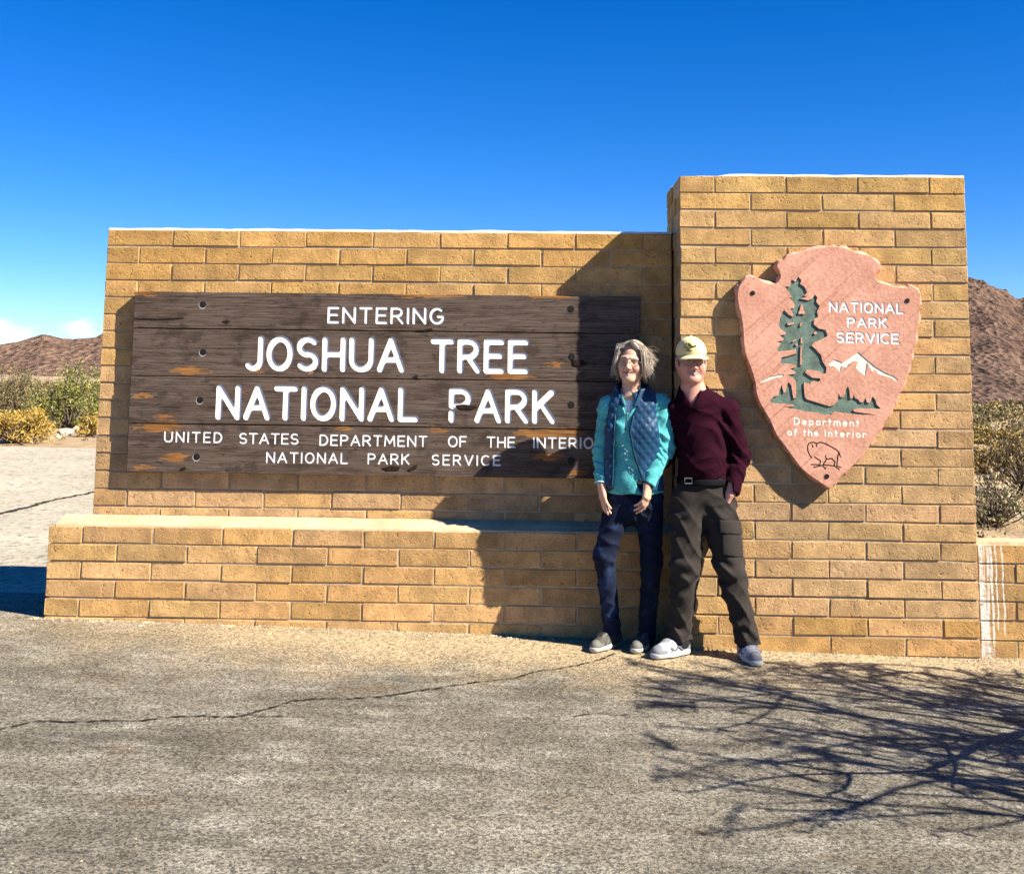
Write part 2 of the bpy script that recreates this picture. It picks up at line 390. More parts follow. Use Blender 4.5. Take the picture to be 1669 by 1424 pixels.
def face(parent, x0, x1, ztop, n, pitch, yf, half_first, tintf, min_len=.05, skip=None, corner_right=True):
    for r_ in range(n):
        z = ztop-(r_+.5)*pitch; half = (r_ % 2 == 0) == half_first
        x = x0; first = True
        while x < x1-min_len:
            L = B/2 if (first and half) else B
            if x1-(x+L) < min_len: L = x1-x
            L = min(L, x1-x); w = L-J
            if not (skip and skip(x, x+L, z)):
                t = tintf(r_, n)
                if L < .3:
                    me = br.choice(HALF); d = .397 if (first or corner_right) else .194
                    put_brick(me, (x+L/2, yf+d/2, z), parent, (w/(B/2-J), d/.397, pitch/C), t)
                else:
                    put_brick(br.choice(FULL), (x+L/2, yf+.097, z), parent, (w/(B-J), 1, pitch/C), t)
            x += L; first = False
def core(name, x0, x1, y0, y1, z0, z1, parent, mat=M_MORTAR):
    return pymesh(name, *box_data(x0, x1, y0, y1, z0, z1), mat, parent)
def lerp3(a, b, t): return tuple(a[i]+(b[i]-a[i])*t for i in range(3))
def tint_pillar(r_, n):
    t = min(1, r_/(n*.55)); return lerp3((.98, .94, .72), (1.02, 1.0, 1.0), t) if r_ < n-2 else (.98, .90, .74)
def tint_wall(r_, n):
    t = min(1, r_/(n*.5)); return lerp3((1.04, .94, .64), (1.03, 1.0, .96), t)
def tint_ledge(r_, n): return (1.06, .99, .84)
REC = .006
# tall block pillar
TD, TB = -.3307, .40; TH = 26*C
pil = empty('block_pillar', (.81, 0, 0), 'tall tan slump block pillar carrying the arrowhead emblem', 'pillar'); pil['kind'] = 'thing'
core('mortar', REC, 4*B-REC, TD+REC, TB, -.12, TH-.006, pil)
face(pil, 0, 4*B, TH, 26, C, TD, True, tint_pillar)
for r_ in range(26):                                     # left and right returns
    z = TH-(r_+.5)*C; y = TD+(B if r_ % 2 == 0 else .2032)
    while y < TB-.04:
        L = min(B, TB-y)
        if TB-y-L < .06: L = TB-y
        for xx in (.097, 4*B-.097):
            put_brick(br.choice(SIDE), (xx, y+L/2, z), pil, (1, (L-J)/(B-J), 1), tint_pillar(r_, 26))
        y += L
def rough_cap(name, x0, x1, y0, y1, z0, h, parent, mat, seed, step=.06, edge=.012, holes=()):
    r = random.Random(seed); n = max(3, int((x1-x0)/step)); v = []; f = []
    for i in range(n+1):
        x = x0+(x1-x0)*i/n; hh = h*(.8+.25*mnoise.noise(Vector((x*3.1, seed, 0)))+.25*r.random())
        for a, b in holes:
            if a < x < b: hh *= .15
        e = r.uniform(0, edge)
        v += [(x, y0+e, z0), (x, y0+e+.006, z0+hh), (x, y1-e, z0+hh*.8), (x, y1, z0)]
        if i:
            o = 4*(i-1)
            for k in range(3): f.append((o+k, o+k+4, o+k+5, o+k+1))
    f += [(0, 1, 2, 3), tuple(4*n+k for k in (3, 2, 1, 0))]
    return pymesh(name, v, f, mat, parent)
rough_cap('mortar_cap', .10, 4*B-.004, TD+.004, TB, TH-.004, .015, pil, M_CAP, 5, holes=((.0, .24),))
# long sign wall
WX, WP = -3.4304, C*1.011; WT = TH-3*C+.003
wal = empty('block_wall', (-1.7, .1, 0), 'long low tan slump block wall behind the brown wooden sign', 'wall'); wal['kind'] = 'thing'
core('mortar', WX+REC, -.012, REC, .2, -.1, WT-.006, wal)
face(wal, WX, -.008, WT, 23, WP, 0.0, False, tint_wall, corner_right=False)
rough_cap('mortar_cap', WX+.004, -.012, .004, .2, WT-.004, .016, wal, M_CAP, 6)
# ledge at the foot
LX, LY, LT = -3.5975, -.15, .606
led = empty('block_ledge', (-1.8, -.08, 0), 'knee high slump block ledge with a sloping mortar top under the wooden sign', 'ledge'); led['kind'] = 'thing'
core('mortar', LX+REC, -.012, LY+REC, -.012, -.1, LT-.012, led)
face(led, LX-.02, -.008, LT, 6, C, LY, True, tint_ledge, corner_right=False)
# sloping mortar wash
n = 60; v = []; f = []
for i in range(n+1):
    x = LX+.02+(-.014-LX-.02)*i/n; e = .004*mnoise.noise(Vector((x*9, 1, 0)))
    yl = 0 if x > WX else .0
    row = [(x, LY+.004+abs(e), LT-.012), (x, LY+.010+abs(e), LT+.004+e), (x, LY+.05, LT+.014+e), (x, LY*.45, LT+.026-e), (x, -.006, LT+.042+e), (x, -.006, LT-.012)]
    v += row
    if i:
        o = 6*(i-1)
        for k in range(5): f.append((o+k, o+k+6, o+k+7, o+k+1))
f += [tuple(range(6)), tuple(6*n+k for k in range(5, -1, -1))]
pymesh('mortar_wash', v, f, M_WASH, led)
# low side wall at the right
low = empty('low_block_wall', (3, -.2, 0), 'low slump block wall with white runs of paint right of the pillar', 'wall'); low['kind'] = 'thing'
SY = TD+.045
core('mortar', 4*B+.012, 4.6, SY+REC, SY+.19, -.15, .582, low)
face(low, 4*B+.01, 4.6, .595, 6, C*1.004, SY, False, lambda a, b: (1.0, .93, .78), corner_right=False)
rough_cap('mortar_cap', 4*B+.012, 4.6, SY+.003, SY+.19, .588, .02, low, M_WASH, 9)
for o in low.children:
    if o.name.startswith('brick'):
        o.material_slots[0].link = 'OBJECT'; o.material_slots[0].material = M_BRICK_ST
    elif o.name.startswith('mortar') and 'cap' not in o.name: o.data.materials[0] = M_MORTAR_ST
# crumbled grit along the foot of the walls
M_GRIT = simple('crumbled_grit', (.34, .27, .175), .95, .1, 20, .4, .4)
ga = Acc(); rg = random.Random(21)
ico = [(0, 0, 1), (.9, 0, .2), (.28, .85, .2), (-.72, .53, .2), (-.72, -.53, .2), (.28, -.85, .2)]
icf = [(0, 1, 2), (0, 2, 3), (0, 3, 4), (0, 4, 5), (0, 5, 1)]
def pebble(x, y, s):
    a = rg.uniform(0, 6.28); z = gz(x)
    vs = [((px_*math.cos(a)-py_*math.sin(a))*s*rg.uniform(.7, 1.3)+x, (px_*math.sin(a)+py_*math.cos(a))*s*rg.uniform(.7, 1.3)+y, z+(pz*.8-.1)*s*rg.uniform(.7, 1.2)) for px_, py_, pz in ico]
    ga.add((vs, icf))
for _ in range(2600):
    x = rg.uniform(-3.7, 4.4); yb = LY if x < 0 else (TD if x < 1.63 else SY)
    pebble(x, yb-abs(rg.gauss(0, .035))-.004, rg.choice((.003, .004, .006, .009)) if rg.random() < .97 else .015)
for _ in range(900):
    pebble(rg.uniform(-4, 3), rg.uniform(-3.6, -.3), rg.choice((.003, .004, .006)))
tag(ga.build('loose_grit', M_GRIT), 'loose sandy grit scattered along the foot of the walls', 'grit', kind='stuff')

# ------------------------------------------------------------------ routed lettering
def arc(cx, cy, rx, ry, a0, a1, n=10):
    return [(cx+rx*math.cos(R(a0+(a1-a0)*i/n)), cy+ry*math.sin(R(a0+(a1-a0)*i/n))) for i in range(n+1)]
GL = {
 'A': (.74, [[(0, 0), (.37, 1)], [(.37, 1), (.74, 0)], [(.15, .34), (.59, .34)]]),
 'C': (.66, [arc(.37, .5, .37, .5, 52, 308, 14)]),
 'D': (.64, [[(0, 0), (0, 1)], [(0, 1), (.22, 1)]+arc(.22, .5, .42, .5, 84, -84, 12)+[(.22, 0), (0, 0)]]),
 'E': (.54, [[(0, 0), (0, 1)], [(0, 1), (.54, 1)], [(0, .52), (.48, .52)], [(0, 0), (.54, 0)]]),
 'F': (.52, [[(0, 0), (0, 1)], [(0, 1), (.52, 1)], [(0, .52), (.46, .52)]]),
 'G': (.70, [arc(.37, .5, .37, .5, 52, 335, 14), [(.70, .30), (.70, .46)], [(.42, .46), (.70, .46)]]),
 'H': (.62, [[(0, 0), (0, 1)], [(.62, 0), (.62, 1)], [(0, .5), (.62, .5)]]),
 'I': (.02, [[(.01, 0), (.01, 1)]]),
 'J': (.46, [[(.46, 1), (.46, .26)]+arc(.23, .26, .23, .26, -8, -140, 8)]),
 'K': (.60, [[(0, 0), (0, 1)], [(.58, 1), (.02, .44)], [(.2, .6), (.60, 0)]]),
 'L': (.52, [[(0, 1), (0, 0)], [(0, 0), (.52, 0)]]),
 'M': (.84, [[(0, 0), (.06, 1)], [(.06, 1), (.42, .25)], [(.42, .25), (.78, 1)], [(.78, 1), (.84, 0)]]),
 'N': (.66, [[(0, 0), (0, 1)], [(0, 1), (.66, 0)], [(.66, 0), (.66, 1)]]),
 'O': (.72, [arc(.36, .5, .36, .5, 90, 272, 12), arc(.36, .5, .36, .5, 270, 452, 12)]),
 'P': (.58, [[(0, 0), (0, 1)], [(0, 1), (.3, 1)]+arc(.3, .74, .28, .26, 84, -84, 8)+[(.3, .48), (0, .48)]]),
 'p_broken': (.58, [[(0, 0), (0, .24)], [(0, .50), (0, 1)], [(0, 1), (.3, 1)]+arc(.3, .74, .28, .26, 84, -84, 8)+[(.3, .48), (.0, .48)]]),
 'R': (.62, [[(0, 0), (0, 1)], [(0, 1), (.3, 1)]+arc(.3, .74, .28, .26, 84, -84, 8)+[(.3, .48), (0, .48)], [(.28, .48), (.62, 0)]]),
 'S': (.58, [arc(.29, .74, .28, .26, 40, 265, 10)+arc(.29, .25, .29, .25, 85, -145, 10)]),
 'T': (.64, [[(0, 1), (.64, 1)], [(.32, 1), (.32, 0)]]),
 'U': (.66, [[(0, 1), (0, .34)]+arc(.33, .34, .33, .34, 190, 350, 10)+[(.66, .34), (.66, 1)]]),
 'V': (.70, [[(0, 1), (.35, 0)], [(.35, 0), (.70, 1)]]),
 'a': (.46, [arc(.23, .31, .23, .31, 90, 272, 9), arc(.23, .31, .23, .31, 270, 452, 9), [(.46, .62), (.46, 0)]]),
 'd': (.46, [arc(.23, .31, .23, .31, 90, 272, 9), arc(.23, .31, .23, .31, 270, 452, 9), [(.46, 1), (.46, 0)]]),
 'e': (.46, [[(.02, .33), (.45, .33)], arc(.23, .31, .23, .31, 10, 310, 12)]),
 'f': (.30, [arc(.30, .78, .18, .22, 80, 180, 6)+[(.12, 0)], [(0, .62), (.28, .62)]]),
 'h': (.42, [[(0, 0), (0, 1)], [(0, .4)]+arc(.21, .4, .21, .22, 160, 0, 8)+[(.42, 0)]]),
 'i': (.02, [[(.01, 0), (.01, .62)], [(.01, .84), (.012, .87)]]),
 'm': (.74, [[(0, 0), (0, .62)], [(0, .42)]+arc(.185, .42, .185, .2, 160, 0, 7)+[(.37, 0)], [(.37, .42)]+arc(.555, .42, .185, .2, 160, 0, 7)+[(.74, 0)]]),
 'n': (.42, [[(0, 0), (0, .62)], [(0, .4)]+arc(.21, .4, .21, .22, 160, 0, 8)+[(.42, 0)]]),
 'o': (.48, [arc(.24, .31, .24, .31, 90, 272, 9), arc(.24, .31, .24, .31, 270, 452, 9)]),
 'p': (.46, [[(0, .62), (0, -.3)], arc(.23, .31, .23, .31, 90, 272, 9), arc(.23, .31, .23, .31, 270, 452, 9)]),
 'r': (.30, [[(0, 0), (0, .62)], [(0, .36)]+arc(.22, .40, .22, .2, 165, 60, 5)]),
 't': (.30, [[(.12, .95), (.12, 0)], [(0, .62), (.30, .62)]]),
}
def stroke_poly(pts, w, k=5):
    P = [np.array(p, float) for p in pts]; Q = [P[0]]
    for p in P[1:]:
        if np.linalg.norm(p-Q[-1]) > 1e-4: Q.append(p)
    P = Q; h = w/2; L = []; Rr = []
    for i in range(len(P)):
        a = P[i]-P[i-1] if i else P[1]-P[0]; b = P[i+1]-P[i] if i < len(P)-1 else a
        a = a/np.linalg.norm(a); b = b/np.linalg.norm(b); t = a+b
        t = t/(np.linalg.norm(t)+1e-9); nrm = np.array([-t[1], t[0]]); m = 1/max(.5, float(nrm@np.array([-a[1], a[0]])))
        L.append(P[i]+nrm*h*m); Rr.append(P[i]-nrm*h*m)
    def capp(c, d):
        a0 = math.atan2(d[1], d[0]); return [c+h*np.array([math.cos(a0+math.pi*(.5-j/k)), math.sin(a0+math.pi*(.5-j/k))]) for j in range(1, k)]
    dE = P[-1]-P[-2]; dS = P[0]-P[1]
    return [tuple(p) for p in L+capp(P[-1], dE)+Rr[::-1]+capp(P[0], dS)]
def word(text, xz0, xz1, height, w, gap=None):
    """letters spread so that the word runs from xz0 to xz1 (baseline start and end); returns [(char, [polys])]"""
    toks = text if isinstance(text, list) else list(text)
    tot = sum(GL[c][0] for c in toks)*height; d = np.array(xz1)-np.array(xz0); Lx = np.linalg.norm(d)
    d = d/Lx; up = np.array([-d[1], d[0]]); sx = 1.0
    g = (Lx-w-tot)/max(1, len(toks)-1)
    if g < w*1.35:
        sx = (Lx-w-(w*1.35)*(len(toks)-1))/tot; g = w*1.35
    x = w/2; outl = []
    for c in toks:
        wd, st = GL[c]; polys = []
        for s in st:
            polys.append(stroke_poly([np.array(xz0)+d*(x+px_*height*sx)+up*(w/2+py_*(height-w)) for px_, py_ in s], w))
        outl.append((c, polys)); x += wd*height*sx+g
    return outl
def routed(parent, name, outline, inlays, yf, thick, depth, mat, chamf=None, smooth=False):
    """a board with the inlays routed into its front. inlays: (key, polygon); key None = island left standing.
    returns {key: (verts, faces)} for the floors and walls of the recesses; builds the board itself"""
    V = []; F = []
    for poly in [outline]+[p for k, p in inlays]:
        o = len(V)
        if sum(poly[i-1][0]*poly[i][1]-poly[i][0]*poly[i-1][1] for i in range(len(poly))) < 0: poly = poly[::-1]
        V += [Vector(p) for p in poly]; F.append(list(range(o, o+len(poly))))
    keys = [None]+[k for k, p in inlays]
    vv, ee, ff, ov, oe, of = delaunay_2d_cdt(V, [], F, 1, 1e-5)
    vv = [(p.x, p.y) for p in vv]
    cls = []
    for fo in of:
        ids = [i for i in fo if i > 0]
        if not ids: cls.append('FACE')
        elif any(keys[i] is None for i in ids): cls.append('FACE')
        else: cls.append(keys[max(ids)])
    v = [(x, yf, z) for x, z in vv]; f = [tuple(t) for t, c in zip(ff, cls) if c == 'FACE']
    edges = {}
    for t, c in zip(ff, cls):
        for i in range(len(t)): edges.setdefault(frozenset((t[i], t[(i+1) % len(t)])), []).append((t, c))
    res = {}
    for t, c in zip(ff, cls):
        if c == 'FACE': continue
        ent = res.setdefault(c, ([], [], {}))
        def vi(i, front):
            kk = (i, front)
            if kk not in ent[2]:
                ent[2][kk] = len(ent[0]); ent[0].append((vv[i][0], yf if front else yf+(depth(c) if callable(depth) else depth), vv[i][1]))
            return ent[2][kk]
        ent[1].append(tuple(vi(i, False) for i in t))
        for i in range(len(t)):
            a, b = t[i], t[(i+1) % len(t)]
            nb = [c2 for t2, c2 in edges[frozenset((a, b))] if t2 is not t]
            if not nb or nb[0] == 'FACE': ent[1].append((vi(a, True), vi(b, True), vi(b, False), vi(a, False)))
    # orient the front towards -y
    def orient(vs, fs):
        outf = []
        for q in fs:
            if len(q) == 3 and abs(vs[q[0]][1]-vs[q[1]][1])+abs(vs[q[0]][1]-vs[q[2]][1]) < 1e-7:
                a, b, c = (np.array(vs[i]) for i in q); nn = np.cross(b-a, c-a)
                if nn[1] > 0: q = q[::-1]
            outf.append(q)
        return outf
    f = orient(v, f)
    ol = outline; n = len(ol)
    area = sum(ol[i][0]*ol[(i+1) % n][1]-ol[(i+1) % n][0]*ol[i][1] for i in range(n))
    ring0 = len(v); v += [(x, yf, z) for x, z in ol]
    rings = [ring0]
    if chamf is not None:
        r1 = len(v); v += [(x, yf+dy, z) for x, dy, z in chamf]; rings.append(r1)
        r2 = len(v); v += [(x, yf+thick, z) for x, dy, z in chamf]; rings.append(r2)
    else:
        r2 = len(v); v += [(x, yf+thick, z) for x, z in ol]; rings.append(r2)
    for ra, rb in zip(rings[:-1], rings[1:]):
        for i in range(n):
            j = (i+1) % n; q = (ra+i, ra+j, rb+j, rb+i); f.append(q if area < 0 else q[::-1])
    f.append(tuple(rings[-1]+i for i in range(n)) if area < 0 else tuple(rings[-1]+i for i in range(n))[::-1])
    ob = pymesh(name, v, f, mat, parent)
    return ob, {k: (e[0], orient(e[0], e[1])) for k, e in res.items()}
def xz(u, v, y):
    p = W(u, v, y); return (float(p[0]), float(p[2]))
def disc(x, y, z, r, d, n=16):
    v = [(x+r*math.cos(2*math.pi*i/n), y, z+r*math.sin(2*math.pi*i/n)) for i in range(n)]
    v += [(x+r*.86*math.cos(2*math.pi*i/n), y-d, z+r*.86*math.sin(2*math.pi*i/n)) for i in range(n)]
    return v, [tuple(range(n, 2*n))[::-1] if False else tuple(range(n, 2*n))]+[(i, (i+1) % n, n+(i+1) % n, n+i) for i in range(n)]

# ------------------------------------------------------------------ wooden sign
ST = .062; YS = -ST
peel_px = [(308, 604, 26, 7), (284, 745, 20, 6.5), (232, 762, 12, 3), (231, 644, 12, 5), (266, 680, 11, 6), (262, 696, 40, 7), (832, 613, 34, 5.5), (893, 706, 52, 7.5), (893, 745, 24, 6.5),
           (905, 594, 13, 5), (500, 604, 8, 4), (420, 606, 5, 4), (715, 700, 14, 4), (1010, 706, 40, 6), (235, 477, 20, 4), (700, 482, 60, 3.5), (905, 483, 40, 4), (560, 698, 10, 3), (940, 770, 12, 5), (395, 640, 5, 5)]
peels = []
for u, v_, a, b_ in peel_px:
    p = W(u, v_, YS); peels.append((float(p[0]), float(p[2]), a/270, b_/270))
M_WOOD = wood_mat(peels)
M_RIM = simple('pale_bolt_rim', (.42, .38, .34), .6)  # paler disc, set slightly down and left of the left-hand bolts
sign = empty('wooden_sign', (-1.71, -.03, 1.43), 'wide dark brown plank sign with white routed park lettering', 'sign')
SX0, SX1 = -3.213, -.209; ZE = [1.957, 1.7405, 1.4585, 1.1815, .897]
def T(text, u0, u1, top, base, w, row, tilt=0.0):
    a = xz(u0, base, YS); b = xz(u1, base, YS); t = xz(u0, top, YS)
    return (row, word(text, (a[0], a[1]), (b[0], a[1]+tilt), t[1]-a[1], w))
lines = [T('ENTERING', 533.5, 724.5, 499, 527.2, .0175, 0),
 T('JOSHUA', 397, 660.5, 546.2, 604.5, .0385, 1), T('TREE', 701, 863, 550.4, 608, .0385, 1),
 T('NATIONAL', 351, 683.5, 626, 684, .0385, 2), T(['p_broken', 'A', 'R', 'K'], 731, 906.5, 631.2, 688.8, .0385, 2),
 T('UNITED', 267, 362.5, 702.3, 720.8, .0108, 3), T('STATES', 389.5, 487, 704.5, 723.3, .0108, 3), T('DEPARTMENT', 520.5, 697, 707.2, 726.2, .0108, 3),
 T('OF', 730, 761.5, 709.4, 728.6, .0108, 3), T('THE', 793, 840.5, 710.4, 729.6, .0108, 3), T('INTERIOR', 868.5, 985, 711.4, 730.6, .0108, 3),
 T('NATIONAL', 433.5, 567.5, 735.6, 754.4, .0108, 3), T('PARK', 599, 668, 737.8, 756.5, .0108, 3), T('SERVICE', 703.5, 816, 739.6, 758.2, .0108, 3)]
for r_ in range(4):
    zt, zb = ZE[r_]-(.0042 if r_ else 0), ZE[r_+1]+.0042
    rr = random.Random(r_*3+1); ol = []
    xs_ = np.linspace(SX0+rr.uniform(-.004, .004), SX1+rr.uniform(-.004, .004), 46)
    for i, x in enumerate(xs_): ol.append((float(x), zb+(.0022*mnoise.noise(Vector((x*6, r_, 0))) if 0 < i < 45 else .002)-.004*(x+1.7)/3))
    for i, x in enumerate(xs_[::-1]): ol.append((float(x), zt+(.0022*mnoise.noise(Vector((x*6, r_, 5)))-(.004*max(0, mnoise.noise(Vector((x*14, r_, 9)))-.25)*6 if r_ == 0 else 0) if 0 < i < 45 else -.002)-.004*(x+1.7)/3))
    inl = []; gi = 0; names = {}
    for row, wd in lines:
        if row != r_: continue
        for ch, polys in wd:
            for p in polys: inl.append((f'{gi}', p))
            gi += 1
    cx_ = [(sum(p[0] for p in ol)/len(ol)), (zt+zb)/2]
    cham = [(x+(.004 if x > SX1-.01 else -.004 if x < SX0+.01 else 0), .005, z+(.0015 if z > cx_[1] else -.0015)) for x, z in ol]
    yv = YS+(0, .003, -.001, .002)[r_]
    pk, res = routed(sign, 'plank', ol, inl, yv, ST-.012, (.0026, .005, .005, .0016)[r_], M_WOOD, chamf=cham)
    for k_, (vs, fs) in res.items(): pymesh('letter', vs, fs, M_WHITEPAINT, pk)
    # bolt holes
    for u, v_ in (((330.5, 496.5), (331, 574), (326, 652), (320.5, 744.5))[r_], ((930.5, 503.5), (932, 581.5), (931, 659.5), (930.5, 750.5))[r_]):
        p = W(u, v_, yv)
        if u < 400: pymesh('bolt_rim', *disc(p[0]-.003, yv-.0004, p[2]-.004, .0225, .0006), M_RIM, pk)
        pymesh('bolt', *disc(p[0], yv-.0012, p[2], .0205, .0008), M_DARK, pk)
# battens that hold the boards off the wall
for x in (-2.84, -.61): pymesh('batten', *box_data(x-.05, x+.05, -.0125, .0, .93, 1.93), M_WOOD, sign)
M_GOUGE = simple('torn_wood', (.025, .016, .010), .9, .1)
def gouge(pts, y, parent, name='gouge'):
    P = [xz(u, v_, y) for u, v_ in pts]; n = len(P); c = np.mean(P, 0)
    v = [(x, y, z) for x, z in P]+[(c[0]+(x-c[0])*.8, y-.0022, c[1]+(z-c[1])*.8) for x, z in P]
    f = [tuple(range(n, 2*n))]+[(i, (i+1) % n, n+(i+1) % n, n+i) for i in range(n)]
    return pymesh(name, v, f, M_GOUGE, parent)
pl3 = [o for o in sign.children if o.name.startswith('plank')]
gouge([(742, 660.5), (755, 659), (777, 661.5), (779, 664), (768, 668), (752, 668), (744, 665)], YS-.003, pl3[2])
gouge([(621, 763), (640, 758), (652, 761), (650, 766), (630, 767)], YS-.001, pl3[3])
gouge([(664, 766), (674, 759), (681, 757), (679, 763), (668, 768)], YS-.001, pl3[3])
gouge([(676, 538.5), (690, 537), (704, 534.5), (706, 538), (690, 540)], YS-.001, pl3[0])
gouge([(932, 585), (950, 587), (959, 593), (945, 598), (934, 596)], YS-.0005, pl3[1])
gouge([(672, 613), (680, 611), (684, 615)], YS-.0005, pl3[1])
gouge([(362, 523.5), (370, 521), (377, 524), (370, 527.5)], YS-.001, pl3[0])
gouge([(218, 519), (235, 518), (262, 519.5), (299, 517), (300, 519.5), (262, 521.5), (225, 521)], YS-.001, pl3[0])
gouge([(294, 763), (302, 760), (304, 764), (297, 766)], YS-.001, pl3[3])

# ------------------------------------------------------------------ arrowhead emblem
AT = .066; YA = TD-AT
def z3(X, Y): return xz(1150+X/3.236, 380+Y/3.236, YA)
def z7(X, Y): return xz(1240+X/5.7, 440+Y/5.696, YA)
def z5(X, Y): return xz(1240+X/6.954, 560+Y/6.954, YA)
def z6(X, Y): return xz(1240+X/7.586, 660+Y/7.586, YA)
OUT = [(380, 165), (440, 122), (520, 96), (590, 80), (680, 72), (740, 82), (800, 105), (860, 120), (905, 150), (925, 180), (900, 215), (905, 255), (950, 270), (1000, 285), (1060, 290), (1085, 278), (1133, 320), (1128, 400), (1125, 450), (1112, 520), (1110, 570), (1095, 620), (1085, 680), (1070, 730), (1050, 785), (1030, 830), (1010, 880), (985, 930), (965, 965), (935, 1010), (905, 1060), (870, 1110), (825, 1170), (770, 1230), (720, 1275), (690, 1305), (655, 1345), (590, 1302), (520, 1250), (470, 1190), (420, 1120), (375, 1060), (345, 990), (310, 930), (275, 860), (265, 790), (245, 720), (215, 640), (205, 580), (200, 500), (190, 430), (175, 370), (172, 310), (190, 265), (240, 230), (290, 248), (330, 268), (375, 265), (398, 230), (390, 195)]
TREE = [z7(*p) for p in [(345, 60), (378, 95), (365, 130), (405, 155), (430, 210), (400, 240), (432, 247), (365, 266), (440, 282), (480, 265), (503, 228), (525, 255), (515, 295), (548, 335), (522, 385), (533, 432), (495, 460), (492, 505), (540, 545), (600, 555), (622, 612), (560, 645), (500, 670), (470, 700), (510, 735), (560, 790), (575, 850), (610, 905), (605, 960), (570, 960), (530, 935), (430, 925), (410, 950), (440, 975), (480, 1000), (550, 1005), (555, 1025), (530, 1040), (485, 1030), (462, 1045), (460, 1065), (450, 1050), (400, 1045), (402, 1100)]]
TREE += [z5(*p) for p in [(500, 600), (520, 630), (780, 710), (830, 695), (872, 650), (878, 565), (905, 606), (935, 605), (955, 580), (965, 520), (988, 480), (1005, 530), (1012, 620), (1040, 620), (1055, 575), (1070, 620), (1100, 630), (1130, 665), (1165, 660), (1185, 610), (1205, 670), (1235, 670), (1270, 595), (1300, 640), (1315, 690), (1360, 738), (1100, 732), (1045, 750), (1060, 770), (1330, 811), (1100, 802), (850, 770), (795, 790), (825, 803), (670, 797), (660, 780), (480, 766), (475, 755), (265, 718), (375, 712), (370, 690), (250, 680), (120, 670), (105, 640), (150, 600), (195, 590), (235, 465), (262, 560), (285, 540), (310, 430), (345, 470), (370, 622), (402, 615)]]
TREE += [z7(*p) for p in [(330, 1080), (325, 1030), (290, 990), (245, 972), (320, 965), (322, 945), (270, 915), (325, 905), (328, 885), (280, 870), (200, 868), (185, 850), (195, 810), (250, 800), (310, 780), (330, 775), (325, 735), (270, 745), (160, 755), (150, 740), (190, 680), (150, 665), (205, 655), (215, 640), (175, 605), (230, 600), (235, 580), (180, 545), (170, 510), (180, 440), (215, 370), (260, 415), (300, 435), (303, 415), (275, 360), (310, 355), (318, 335), (300, 290), (265, 258), (295, 255), (225, 155), (270, 155), (285, 90), (325, 110)]]
ISL = [[(372, 325), (390, 320), (396, 372), (415, 400), (405, 415), (380, 405), (355, 412), (348, 395), (362, 375)], [(248, 487), (275, 492), (312, 487), (312, 500), (270, 513), (248, 510)], [(372, 485), (385, 490), (375, 525), (360, 520)], [(372, 630), (386, 632), (385, 680), (370, 680)], [(370, 705), (384, 706), (380, 800), (384, 882), (364, 882), (366, 800)], [(490, 585), (510, 572), (525, 588), (505, 600)], [(292, 662), (330, 640), (335, 650), (300, 670)], [(322, 685), (340, 682), (345, 700), (325, 705)]]
MTN = [z5(*p) for p in [(768, 235), (840, 178), (930, 213), (1000, 165), (1108, 96), (1200, 178), (1300, 262), (1420, 332), (1510, 368), (1562, 410), (1545, 427), (1480, 387), (1340, 347), (1290, 292), (1270, 322), (1210, 215), (1190, 358), (1170, 357), (1080, 275), (1105, 200), (1060, 195), (1000, 230), (980, 277), (920, 252), (905, 322), (830, 252), (790, 257)]]
MT2 = [z5(*p) for p in [(0, 428), (120, 368), (260, 343), (255, 372), (150, 388), (130, 400), (5, 444)]]
BIS = [[(625, 650), (600, 612), (580, 560), (580, 500), (602, 470), (650, 460), (690, 478), (740, 460), (800, 480), (870, 515), (930, 550), (965, 582), (985, 640)], [(965, 588), (950, 640), (945, 700), (940, 752), (990, 772)], [(665, 640), (700, 665), (738, 690), (730, 738), (622, 735)], [(800, 628), (812, 667), (878, 662), (915, 700), (910, 745)], [(812, 667), (792, 702), (768, 738)], [(768, 738), (910, 752), (972, 797)], [(652, 770), (760, 745), (802, 790)], [(690, 480), (690, 512)], [(634, 490), (645, 522)]]
outl = []
oz = [z3(*p) for p in OUT]
ncr = len(oz)
def cr_pt(i, t, P):
    n = len(P); p0, p1, p2, p3 = (np.array(P[(i+k) % n]) for k in (-1, 0, 1, 2))
    return .5*((2*p1)+(-p0+p2)*t+(2*p0-5*p1+4*p2-p3)*t*t+(-p0+3*p1-3*p2+p3)*t**3)
for i in range(ncr):
    sharp = i in (16, 36)
    for t in (0, .33, .67): outl.append(tuple(cr_pt(i, t, oz)*1.0) if not sharp else tuple(np.array(oz[i])+(np.array(oz[(i+1) % ncr])-np.array(oz[i]))*t))
no = len(outl); cham = []
acc_l = 0
for i in range(no):                                       # chipped, scalloped rim outside the front outline
    a = np.array(outl[i-1]); b = np.array(outl[(i+1) % no]); t = b-a; t = t/np.linalg.norm(t); nr = np.array([-t[1], t[0]])   # outward for clockwise
    acc_l += float(np.linalg.norm(np.array(outl[i])-np.array(outl[i-1])))
    ch = .004+.017*abs(math.sin(acc_l*34+2.6*mnoise.noise(Vector((acc_l*5, 0, 0)))))*(.6+.8*abs(mnoise.noise(Vector((acc_l*11, 3, 0)))))
    q = np.array(outl[i])+nr*ch; cham.append((float(q[0]), .016+.010*abs(math.sin(acc_l*30)), float(q[1])))
inl = [('tree', TREE)]+[(None, [z7(*p) for p in q]) for q in ISL]+[('mountain', MTN), ('ridge', MT2)]
for k_, q in enumerate(BIS): inl.append(('bison', stroke_poly([z6(*p) for p in q], .0068, 4)))
